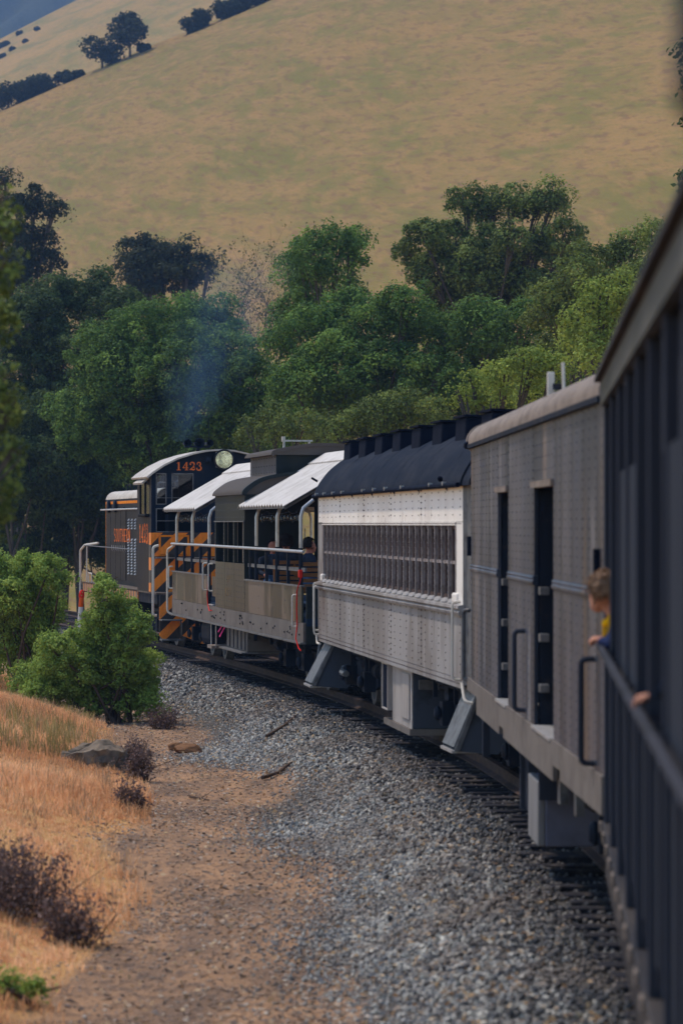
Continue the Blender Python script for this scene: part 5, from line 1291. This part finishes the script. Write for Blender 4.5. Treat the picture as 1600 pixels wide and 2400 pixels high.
# ------------------------------------------------------------------ dead brush
def brush(label, px, py, d, rx, h, n, leafy=1.0, seed=0, mat='leaf_dead'):
    p = W(px, py, d); bz = float(ground_z(p.x, d)); root = thing('dead_brush', label, 'brush', (p.x, d, bz), 0, 'dead brush on the bank')
    rn = np.random.default_rng(seed); mb = MB(); pts = []
    for k in range(n):
        a = rn.uniform(0, 6.28); r = rx*rn.random()**.6
        b = Vector((math.cos(a)*r*.6, math.sin(a)*r*.6, -.03)); t = Vector((math.cos(a)*r, math.sin(a)*r, h*rn.uniform(.45, 1)))
        m_ = b.lerp(t, .5)+Vector(rn.normal(size=3)*.05); mb.tube([b, m_, t], [.006, .0045, .002], 4)
        for q in np.linspace(.3, 1, 6): pts.append(np.array(b.lerp(t, q))+rn.normal(size=3)*.03)
        e = m_+Vector(rn.normal(size=3)*.15); mb.tube([m_, e], [.004, .002], 4); pts.append(np.array(e))
    mb.build('stem', 'twig', root)
    C = np.array(pts); C = (C[:, None]+rn.normal(size=(len(C), max(1, int(5*leafy)), 3))*.035).reshape(-1, 3)
    quads_obj('leaf_cluster', leaves(C, rn.normal(size=C.shape), .035), np.clip(rn.normal(.4, .3, len(C)), 0, 1), mat, root)
for i, a in enumerate([('dark dried brush in the lower left corner', 60,2190,26.5,.46,.58,70), ('dried brush right of the corner brush near the path', 170,2240,25.5,.25,.38,40), ('dried brush at the left edge below the golden grass', -10,2130,27.5,.4,.5,50),
        ('dried purple-brown brush beside the rock', 330,1830,42,.16,.42,34), ('dried brush on the bank edge above the rock', 320,1770,45,.15,.38,30), ('dried brush at the right foot of the large shrub', 380,1690,53,.25,.32,36), ('dried brush on the bank edge below the rock', 310,1930,37,.15,.32,30)]):
    brush(*a, seed=i+1)
shrub('green_weed', 'small green weed at the bottom left corner', 22.5, [(40,2350,30),(80,2330,26),(20,2310,22),(60,2385,30)], per=1500, size=.035, seed=9, stems=8)

# ------------------------------------------------------------------ rock, clods, sticks, marker post
def boulder(name, label, cat, px, py, d, sx, sy, sz, mat, seed, sub=3, sink=.25, rot=0):
    rn = np.random.default_rng(seed)
    import bmesh
    bm = bmesh.new(); bmesh.ops.create_icosphere(bm, subdivisions=sub, radius=1)
    cuts = [(unit(rn.normal(size=3)+np.array([0, 0, .25])), rn.uniform(.55, .85)) for _ in range(9)]
    for v in bm.verts:
        p = np.array(v.co)
        for nrm, dd in cuts:
            t = p@nrm-dd
            if t > 0: p = p-nrm*t*.92
        p = p*(1+.03*math.sin(p[0]*9+seed)+.03*math.sin(p[1]*8+p[2]*7)+.02*rn.normal()); v.co = (p[0]*sx, p[1]*sy, p[2]*sz)
    me = bpy.data.meshes.new(name); bm.to_mesh(me); bm.free(); me.materials.append(MAT[mat])
    o = obj(name, me); p = W(px, py, d); o.location = (p.x, d, float(ground_z(p.x, d))+sz*(1-2*sink)*.6); o.rotation_euler = (0, 0, rot)
    return tag(o, label, cat)
def wedge_rock():
    import bmesh
    bm = bmesh.new()
    for p in [(-.43,0,.19),(-.15,.1,.29),(.07,0,.35),(.21,.12,.32),(.41,.05,.20),(-.45,-.12,-.1),(-.1,-.24,-.1),(.15,-.24,-.1),(.44,-.1,-.1),(-.40,-.15,.15),(-.05,-.22,.22),(.12,-.21,.23),(.33,-.12,.20),(-.3,.32,.05),(.3,.32,.05),(-.3,.3,-.1),(.3,.3,-.1)]: bm.verts.new(p)
    r_ = bmesh.ops.convex_hull(bm, input=bm.verts); 
    bmesh.ops.triangulate(bm, faces=bm.faces); bmesh.ops.subdivide_edges(bm, edges=bm.edges, cuts=3, use_grid_fill=True, fractal=.9, along_normal=.3, seed=4)
    me = bpy.data.meshes.new('boulder'); bm.to_mesh(me); bm.free(); me.materials.append(MAT['rock'])
    o = obj('boulder', me); p = W(222, 1800, 43.5); o.location = (p.x, 43.5, float(ground_z(p.x, 43.5))+.02)
    tag(o, 'angular brown boulder lying in the dry grass', 'rock')
wedge_rock()
boulder('boulder', 'reddish lump of earth at the edge of the dirt path', 'clod', 440, 1745, 48, .22, .2, .12, 'clod', 9)
boulder('boulder', 'small stump-like earth clod left of the dirt path', 'clod', 415, 1735, 49, .16, .14, .10, 'clod', 12)
def stick(label, pts, r):
    P_ = []
    for (px, py, d) in pts:
        p = W(px, py, d); P_.append((p.x, p.y, float(ground_z(p.x, p.y))+r*1.6))
    o = Vector(P_[0]); mb = MB(); mb.tube([Vector(p)-o for p in P_], [r, r*.9, r*.6] if len(P_) == 3 else r, 7)
    m_ = Vector(P_[1])-o; mb.tube([m_, m_+Vector((.12, .25, .06))], [r*.5, r*.2], 5)
    s_ = tag(mb.build('fallen_stick', 'twig', smooth=True), label, 'stick'); s_.location = o
stick('upper fallen stick lying on the gravel', [(625,1757,48.5),(665,1750,49),(693,1738,50)], .028)
stick('lower fallen stick lying between dirt path and gravel', [(615,1835,42.5),(650,1828,43),(682,1813,43.8)], .026)
stick('small broken stick on the dirt path', [(445,1868,40),(470,1872,39.8),(490,1876,39.6)], .016)
p = W(183, 1490, 64); gz = float(ground_z(p.x, 64))
mp_ = thing('marker_post', 'leaning white marker post with orange top beside the shrubs', 'post', (p.x-.06, 64, gz)); mp_.rotation_euler = (0, R(4), 0)
hz = W(190, 1383, 64).z-gz
MB().tube([(0, 0, -.2), (0, 0, hz-.32)], .045, 10).build('post_shaft', 'post_white', mp_, smooth=True)
MB().tube([(0, 0, hz-.32), (0, 0, hz-.14)], .046, 10).build('post_band', 'post_orange', mp_, smooth=True)
MB().lathe((0, 0, hz-.14), (0, 0, 1), [(.05, 0), (.055, .05), (.045, .12), (.015, .15)], 10).build('post_tip', 'red_plastic', mp_, smooth=True)
# litter of dead leaves on gravel and path
n = 2600; y = 19+44*rng.random(n)**1.3; s = -4.8+3.4*rng.random(n); x = xc(y)+s
C = np.stack([x, y, ground_z(x, y)+.035], 1)
o = quads_obj('leaf_litter', leaves(C, np.tile([0, 0, 1.5], (n, 1)), .05), rng.random(n), 'straw'); o['kind'] = 'stuff'; tag(o, 'scattered dead leaves on the gravel and dirt path', 'leaves')

# ------------------------------------------------------------------ diesel smoke above the locomotive
def smoke():
    d = 80.; axis = [(425,1035,16),(432,985,40),(455,930,60),(480,870,75),(510,800,88),(535,730,95),(555,660,100),(570,590,95),(580,540,70)]
    c = [W(px, py, d) for px, py, r in axis]; base = c[0].copy()
    mb = MB(); n = 14; vs_ = []; 
    for p, (px, py, r) in zip(c, axis):
        rr = r*d/7800*1.5
        vs_ += [p-base+Vector((math.cos(2*PI*j/n)*rr, math.sin(2*PI*j/n)*rr, 0)) for j in range(n)]
    k = len(axis)
    mb.add(vs_, [(i*n+j, i*n+(j+1) % n, (i+1)*n+(j+1) % n, (i+1)*n+j) for i in range(k-1) for j in range(n)]+[tuple(range(n))[::-1], tuple(range((k-1)*n, k*n))])
    m = bpy.data.materials.new('diesel_smoke'); m.use_nodes = True; nt = m.node_tree; nt.nodes.clear()
    out = nt.nodes.new('ShaderNodeOutputMaterial'); v = nt.nodes.new('ShaderNodeVolumePrincipled'); nt.links.new(v.outputs[0], out.inputs['Volume'])
    v.inputs['Color'].default_value = (.22, .42, .80, 1); v.inputs['Anisotropy'].default_value = .3
    tc = nt.nodes.new('ShaderNodeTexCoord'); sp = nt.nodes.new('ShaderNodeSeparateXYZ'); nt.links.new(tc.outputs['Object'], sp.inputs[0])
    # distance from the drifting axis x = a z + b z^2 of the plume
    top = c[-1]-base; a = (c[4]-base); 
    z = sp.outputs[2]
    cx = np.polyfit([p.z-base.z for p in c], [p.x-base.x for p in c], 3)
    ax = math_n(nt, 'ADD', math_n(nt, 'MULTIPLY', z, float(cx[2])), math_n(nt, 'MULTIPLY', math_n(nt, 'MULTIPLY', z, z), float(cx[1])))
    ax = math_n(nt, 'ADD', ax, math_n(nt, 'MULTIPLY', math_n(nt, 'MULTIPLY', math_n(nt, 'MULTIPLY', z, z), z), float(cx[0])))
    dx = math_n(nt, 'SUBTRACT', sp.outputs[0], ax)
    d2 = math_n(nt, 'SQRT', math_n(nt, 'ADD', math_n(nt, 'MULTIPLY', dx, dx), math_n(nt, 'MULTIPLY', sp.outputs[1], sp.outputs[1])))
    rad = math_n(nt, 'ADD', .55, math_n(nt, 'MULTIPLY', z, .42)); rad = math_n(nt, 'MINIMUM', rad, 1.45)
    fall = math_n(nt, 'SUBTRACT', 1.0, math_n(nt, 'DIVIDE', d2, rad)); fall = math_n(nt, 'MAXIMUM', fall, 0.0)
    nz = ramp(nt, noise(nt, 1.1, (1, 1, .6), 4), .36, .70)
    hf = math_n(nt, 'MAXIMUM', math_n(nt, 'SUBTRACT', 1.0, math_n(nt, 'DIVIDE', z, 5.6)), 0.0)
    den = math_n(nt, 'MULTIPLY', math_n(nt, 'MULTIPLY', fall, nz), math_n(nt, 'MULTIPLY', math_n(nt, 'ADD', math_n(nt, 'MULTIPLY', hf, .8), .15), SMOKE))
    top_f = math_n(nt, 'MINIMUM', math_n(nt, 'MAXIMUM', math_n(nt, 'MULTIPLY', math_n(nt, 'SUBTRACT', float(top.z), z), .8), 0.0), 1.0)
    nt.links.new(math_n(nt, 'MULTIPLY', den, top_f), v.inputs['Density'])
    o = mb.build('smoke', m); o.location = base; o['kind'] = 'stuff'; tag(o, 'thin blue diesel smoke drifting up from the locomotive', 'smoke')
SMOKE = .42
smoke()
# ------------------------------------------------------------------ the hazy air of the valley
def haze():
    m = bpy.data.materials.new('valley_haze'); m.use_nodes = True; nt = m.node_tree; nt.nodes.clear()
    out = nt.nodes.new('ShaderNodeOutputMaterial'); v = nt.nodes.new('ShaderNodeVolumePrincipled'); nt.links.new(v.outputs[0], out.inputs['Volume'])
    v.inputs['Color'].default_value = (.30, .52, 1.0, 1); v.inputs['Density'].default_value = .00027; v.inputs['Anisotropy'].default_value = .2
    o = MB().box(-900, 900, -400, 2000, -60, 640).build('haze', m); o['kind'] = 'stuff'; tag(o, 'thin pale haze filling the valley air', 'haze')
HAZE = True
if HAZE: haze()
# ------------------------------------------------------------------ people: one continuous remeshed body each
def capsule(mb, p0, p1, r0, r1, n=12):
    p0, p1 = Vector(p0), Vector(p1); ax = (p1-p0); L = ax.length or 1e-4; ax = ax/L
    pr = [(r0*math.sin(a), -r0*math.cos(a)) for a in (.15, .5, .9, 1.3)]+[(r0, 0), (r1, L)]+[(r1*math.cos(a), L+r1*math.sin(a)) for a in (.3, .7, 1.1, 1.42)]
    mb.lathe(p0, ax, pr, n)

def person(label, car, base, caps, vox, mats, cat='person', group=None):
    """caps: (p0, p1, r0, r1, material index), in the car's frame"""
    b = Vector(base); mb = MB()
    for p0, p1, r0, r1, k in caps: capsule(mb, Vector(p0)-b, Vector(p1)-b, r0, r1)
    o = mb.build('person', mats)
    rm = o.modifiers.new('r', 'REMESH'); rm.mode = 'VOXEL'; rm.voxel_size = vox
    sm = o.modifiers.new('s', 'SMOOTH'); sm.iterations = 3; sm.factor = .5
    dg = bpy.context.evaluated_depsgraph_get(); me = bpy.data.meshes.new_from_object(o.evaluated_get(dg))
    o.modifiers.clear(); old = o.data; o.data = me; bpy.data.meshes.remove(old)
    P0 = np.array([Vector(c[0])-b for c in caps]); P1 = np.array([Vector(c[1])-b for c in caps]); RR = np.array([(c[2], c[3]) for c in caps]); K = np.array([c[4] for c in caps])
    cen = np.zeros(len(me.polygons)*3); me.polygons.foreach_get('center', cen); cen = cen.reshape(-1, 3)
    D = P1-P0; L2 = np.maximum((D**2).sum(1), 1e-9)
    t = np.clip(((cen[:, None]-P0[None])*D[None]).sum(2)/L2, 0, 1); q = P0[None]+t[..., None]*D[None]
    dist = np.linalg.norm(cen[:, None]-q, axis=2)-(RR[:, 0]+(RR[:, 1]-RR[:, 0])*t)
    me.polygons.foreach_set('material_index', K[dist.argmin(1)].astype(np.int32)); me.shade_smooth()
    if not me.materials:
        for m in mats: me.materials.append(MAT[m])
    o.matrix_world = car.matrix_world @ Matrix.Translation(b)
    return tag(o, label, cat, group)

def hair_cap(parent, c, axes, face, mat, cut=.15, puff=.012, seed=1, low=-.35):
    """a cap of hair round a skull at c (in the parent's frame); left open towards the face"""
    rn = random.Random(seed); mb = MB(); n, m = 22, 12; vs_, keep = [], []
    f = Vector(face).normalized()
    for i in range(m+1):
        th = PI*i/m
        for j in range(n):
            ph = 2*PI*j/n; d = Vector((math.sin(th)*math.cos(ph), math.sin(th)*math.sin(ph), math.cos(th)))
            r = 1+puff*8*(math.sin(9*ph+3*th+seed)*.25+rn.uniform(-.25, .25))
            vs_.append(Vector(c)+Vector((d.x*axes[0], d.y*axes[1], d.z*axes[2]))*r)
            keep.append(not (d.dot(f) > cut and d.z < .62) and d.z > low)
    fs = [(i*n+j, i*n+(j+1) % n, (i+1)*n+(j+1) % n, (i+1)*n+j) for i in range(m) for j in range(n)]
    mb.v = [tuple(v) for v in vs_]; mb.f = [q for q in fs if all(keep[k] for k in q)]
    idx = [k for k in range(len(vs_)) if keep[k]]
    for q in range(420):        # loose locks lying over the cap
        p = vs_[rn.choice(idx)]; nn = (p-Vector(c)).normalized(); t = (Vector((rn.uniform(-1, 1), rn.uniform(-1, 1), -.9))+f*.35); t = (t-nn*t.dot(nn)).normalized(); sd = nn.cross(t)*.004
        L = axes[0]*rn.uniform(.14, .28); p = p+Vector((rn.uniform(-1, 1), rn.uniform(-1, 1), rn.uniform(-1, 1)))*.01
        mb.add([p-sd+nn*.004, p+sd+nn*.004, p+t*L+nn*rn.uniform(.002, .010)], [(0, 1, 2)])
    o = mb.build('hair', mat, parent, smooth=True); s_ = o.modifiers.new('t', 'SOLIDIFY'); s_.thickness = .006; s_.offset = 1
    return o

def hand_caps(w, d, up, side, s=1.0, k=0, curl=None):
    """palm at w, fingers along d curling along curl, thumb to the side"""
    w, d, side = Vector(w), Vector(d).normalized(), Vector(side).normalized(); curl = Vector(curl).normalized() if curl else -Vector(up)
    out = [(w, w+d*.05*s, .020*s, .024*s, k), (w+side*.014*s, w+d*.055*s+side*.018*s, .016*s, .016*s, k), (w-side*.014*s, w+d*.055*s-side*.018*s, .016*s, .016*s, k)]
    for i, L in enumerate((.050, .058, .055, .044)):
        b = w+d*.06*s+side*(.024-.016*i)*s; m_ = b+(d*.7+curl*.5).normalized()*L*.55*s; e = m_+(d*.1+curl).normalized()*L*.55*s
        out += [(b, m_, .0095*s, .009*s, k), (m_, e, .009*s, .0075*s, k)]
    tb = w+d*.015*s+side*.026*s; tm = tb+(d*.5+side*.7).normalized()*.035*s; out += [(tb, tm, .011*s, .010*s, k), (tm, tm+(d*.6+curl*.7).normalized()*.028*s, .010*s, .008*s, k)]
    return out

def boy():
    y = 23.55; sk, sh, pt = 0, 1, 2
    caps = [((-1.505,y,2.285),(-1.518,y+.012,2.275),.086,.084,sk), ((-1.540,y+.022,2.232),(-1.556,y+.034,2.205),.062,.046,sk), ((-1.590,y+.062,2.240),(-1.594,y+.066,2.228),.010,.012,sk),
            ((-1.560,y+.04,2.262),(-1.566,y+.045,2.262),.04,.04,sk), ((-1.558,y-.062,2.238),(-1.556,y-.066,2.256),.013,.016,sk), ((-1.468,y+.08,2.238),(-1.466,y+.084,2.256),.013,.016,sk),
            ((-1.50,y,2.22),(-1.44,y,2.13),.045,.048,sk),
            ((-1.43,y,2.08),(-1.40,y,1.98),.085,.10,sh), ((-1.435,y-.10,2.075),(-1.435,y+.10,2.075),.055,.055,sh), ((-1.40,y,1.98),(-1.33,y,1.82),.10,.095,sh),
            ((-1.33,y-.05,1.80),(-1.30,y+.05,1.78),.095,.095,pt),
            ((-1.31,y-.06,1.76),(-1.30,y-.07,1.52),.068,.05,pt), ((-1.30,y-.07,1.52),(-1.27,y-.07,1.31),.05,.038,pt), ((-1.31,y+.06,1.76),(-1.28,y+.07,1.52),.068,.05,pt), ((-1.28,y+.07,1.52),(-1.24,y+.07,1.31),.05,.038,pt),
            ((-1.27,y-.07,1.285),(-1.37,y-.07,1.28),.038,.032,pt), ((-1.24,y+.07,1.285),(-1.34,y+.07,1.28),.038,.032,pt),
            ((-1.445,y-.13,2.06),(-1.475,y-.17,1.985),.050,.042,sh), ((-1.475,y-.17,1.985),(-1.525,y-.10,1.992),.040,.032,sh), ((-1.525,y-.10,1.992),(-1.54,y-.07,1.998),.026,.022,sk),
            ((-1.445,y+.13,2.06),(-1.47,y+.20,1.99),.050,.042,sh), ((-1.47,y+.20,1.99),(-1.52,y+.16,1.992),.040,.032,sh), ((-1.52,y+.16,1.992),(-1.54,y+.14,1.998),.026,.022,sk)]
    caps += hand_caps((-1.535,y-.08,2.0), (-.75,.5,.05), (0,0,1), (-.5,-.75,0), .8, sk, (.15,.1,-1))
    caps += hand_caps((-1.535,y+.15,2.0), (-.75,-.4,.05), (0,0,1), (-.4,.75,0), .8, sk, (.15,-.1,-1))
    o = person('child in navy shirt and yellow neckerchief leaning out over the handrail', nc, (-1.3, y, 1.25), caps, .0085, ['skin', 'navy', 'dark_cloth'])
    b = Vector((-1.3, y, 1.25))
    hair_cap(o, Vector((-1.505,y,2.298))-b, (.112,.110,.110), (-.72,.62,-.55), 'hair_blond', .56, .016, 3, -.66)
    # neckerchief: rolled collar and hanging ends
    mb = MB(); c = Vector((-1.452, y, 2.135))-b; ring = []
    for i in range(17):
        a = 2*PI*i/16; ring.append(c+Vector((math.cos(a)*.062, math.sin(a)*.075, math.cos(a)*.042)))
    mb.tube(ring, .021, 8)
    f = c+Vector((-.060, 0, -.045))
    mb.prism([(-.022, .03), (.022, .03), (.030, -.075), (-.030, -.075)], f.x-.016, f.x+.004, 'x')
    for i in range(len(mb.v)-8, len(mb.v)): v = mb.v[i]; mb.v[i] = (v[0], v[1]+f.y, v[2]+f.z)
    mb.prism([(-.10, .02), (.10, .02), (0, -.11)], c.x+.062, c.x+.075, 'x')
    for i in range(len(mb.v)-6, len(mb.v)): v = mb.v[i]; mb.v[i] = (v[0]+.03, v[1]+c.y, v[2]+c.z)
    mb.prism([(-.045, .015), (.035, .02), (.015, -.12), (-.055, -.10)], c.y-.088, c.y-.078, 'y')
    for i in range(len(mb.v)-8, len(mb.v)): v = mb.v[i]; mb.v[i] = (v[0]+c.x, v[1], v[2]+c.z)
    mb.build('neckerchief', 'yellow', o, smooth=False, bevel=.004)
boy()

def seated(label, x, y, face, hairmat, mats, seat=1.66, floor=1.20, hs=1.0, puff=.01, arm=None, vox=.014):
    """someone sitting; face = unit vector on the floor plan"""
    f = Vector((face[0], face[1], 0)).normalized(); r = Vector((f.y, -f.x, 0)); o = Vector((x, y, 0)); Z = Vector((0, 0, 1))
    def P_(a, b, z): return o+f*a+r*b+Z*z
    sk, sh, pt = 0, 1, 2; s = seat
    caps = [(P_(0,0,s+.70), P_(.02,0,s+.685), .088, .085, sk), (P_(.05,0,s+.645), P_(.07,0,s+.615), .058, .045, sk), (P_(.115,0,s+.665), P_(.12,0,s+.648), .012, .014, sk),
            (P_(.0,-.085,s+.66), P_(.0,-.088,s+.675), .014, .016, sk), (P_(.0,.085,s+.66), P_(.0,.088,s+.675), .014, .016, sk), (P_(.0,0,s+.60), P_(-.02,0,s+.52), .05, .055, sk),
            (P_(-.02,-.13,s+.47), P_(-.02,.13,s+.47), .075, .075, sh), (P_(-.01,0,s+.44), P_(0,0,s+.20), .135, .13, sh), (P_(0,0,s+.20), P_(0,0,s+.08), .13, .14, pt)]
    for e in (-1, 1):
        caps += [(P_(.02,e*.10,s+.06), P_(.42,e*.12,s+.06), .085, .065, pt), (P_(.42,e*.12,s+.06), P_(.40,e*.12,floor+.09), .06, .042, pt), (P_(.40,e*.12,floor+.045), P_(.54,e*.13,floor+.035), .042, .034, pt),
                 (P_(-.02,e*.20,s+.46), P_(.06,e*.23,s+.24), .055, .045, sh), (P_(.06,e*.23,s+.24), P_(.27,e*.15,s+.20), .043, .033, sh)]
        caps += hand_caps(P_(.28,e*.15,s+.20), f-Z*.1, (0,0,1), -r*e, 1.0, sk, (0,0,-1))
    pr = person(label, oc, (x, y, floor), caps, vox, mats)
    b = Vector((x, y, floor))
    hair_cap(pr, P_(-.012,0,s+.712)-b, (.108*hs, .108*hs, .108*hs), tuple(f), hairmat, .42, puff, 5, -.55)
    return pr
seated('passenger with bushy dark hair, back turned, under the near awning', -1.02, 4.75, (.5, .85), 'hair_dark', ['skin_passenger', 'dark_cloth', 'dark_cloth'], hs=1.28, puff=.02)
seated('passenger facing the camera, half hidden behind an awning post', -1.05, 6.0, (-.1, -1), 'hair_dark', ['skin_passenger', 'dark_cloth', 'jeans'], seat=1.60)
seated('passenger in dark jacket seen in profile beside the white coach', -1.02, 2.25, (1, .25), 'hair_dark', ['skin_passenger', 'dark_cloth', 'jeans'], seat=1.64)

# passenger inside the dark coach, one hand on the rail
def standing():
    y = 17.0; s0 = 1.25
    caps = [((-1.05,y,2.93),(-1.07,y,2.91),.092,.088,0), ((-1.10,y,2.86),(-1.12,y,2.83),.06,.046,0), ((-1.05,y,2.82),(-1.04,y,2.74),.055,.06,0), ((-1.05,y-.17,2.66),(-1.05,y+.17,2.66),.075,.075,1), ((-1.05,y,2.62),(-1.04,y,2.25),.14,.13,1),
            ((-1.04,y,2.25),(-1.04,y,2.15),.14,.15,2)]
    for e in (-1, 1):
        caps += [((-1.04,y+e*.10,2.12),(-1.05,y+e*.11,1.72),.09,.065,2), ((-1.05,y+e*.11,1.72),(-1.02,y+e*.11,1.33),.062,.045,2), ((-1.02,y+e*.11,1.30),(-1.17,y+e*.12,1.29),.045,.036,2)]
    caps += [((-1.05,y-.22,2.64),(-1.18,y-.28,2.36),.055,.045,1), ((-1.18,y-.28,2.36),(-1.46,y-.20,2.03),.043,.033,1), ((-1.05,y+.22,2.64),(-1.06,y+.26,2.34),.055,.045,1), ((-1.06,y+.26,2.34),(-1.14,y+.24,2.10),.043,.033,1)]
    caps += hand_caps((-1.49,y-.19,2.015), (-.8,.1,-.1), (0,0,1), (0,-1,0), .8, 0, (.1,0,-1)) + hand_caps((-1.14,y+.24,2.08), (-.1,0,-1), (0,0,1), (-1,0,0), 1.0, 0, (-.3,-.5,-.6))
    o = person('passenger inside the dark coach, only a hand showing on the rail', nc, (-1.05, y, 1.25), caps, .012, ['skin', 'dark_cloth', 'dark_cloth'])
    hair_cap(o, Vector((0, 0, 1.69)), (.108, .108, .108), (-1, 0, -.2), 'hair_dark', .42, .01, 4, -.5)
standing()

# slatted benches
def bench(label, x0, x1, y, toward):
    """toward = +1: the sitter looks along +y, the slatted back stands on the camera side"""
    r = thing('slatted_bench', label, 'bench', (0, 0, 0), 0, 'wooden benches in the excursion car')
    r.matrix_world = oc.matrix_world @ Matrix.Translation((x0, y, 1.20)); w = x1-x0
    for (a, b) in ((0, .05), (w-.05, w)):
        MB().box(a, b, -.03, .03, 0, .88).build('leg', 'wood', r); MB().box(a, b, toward*.42-.03, toward*.42+.03, 0, .42).build('leg', 'wood', r)
    for k in range(6): MB().box(.05, w-.05, -.014, .012, .36+k*.088, .42+k*.088).build('back_slat', 'wood', r)
    for k in range(4): MB().box(0, w, *sorted((toward*(.05+k*.1), toward*(.13+k*.1))), .42, .445).build('seat_slat', 'wood', r)
    return r
bench('slatted wooden bench carrying the bushy-haired passenger', -1.28, -.35, 4.42, 1)
bench('slatted wooden bench nearest the white coach', -1.24, -.25, 1.85, 1)
bench('slatted wooden bench against the caboose body wall', -1.28, -.35, 6.35, -1)
bench('slatted wooden bench across the aisle', .35, 1.28, 3.2, 1)
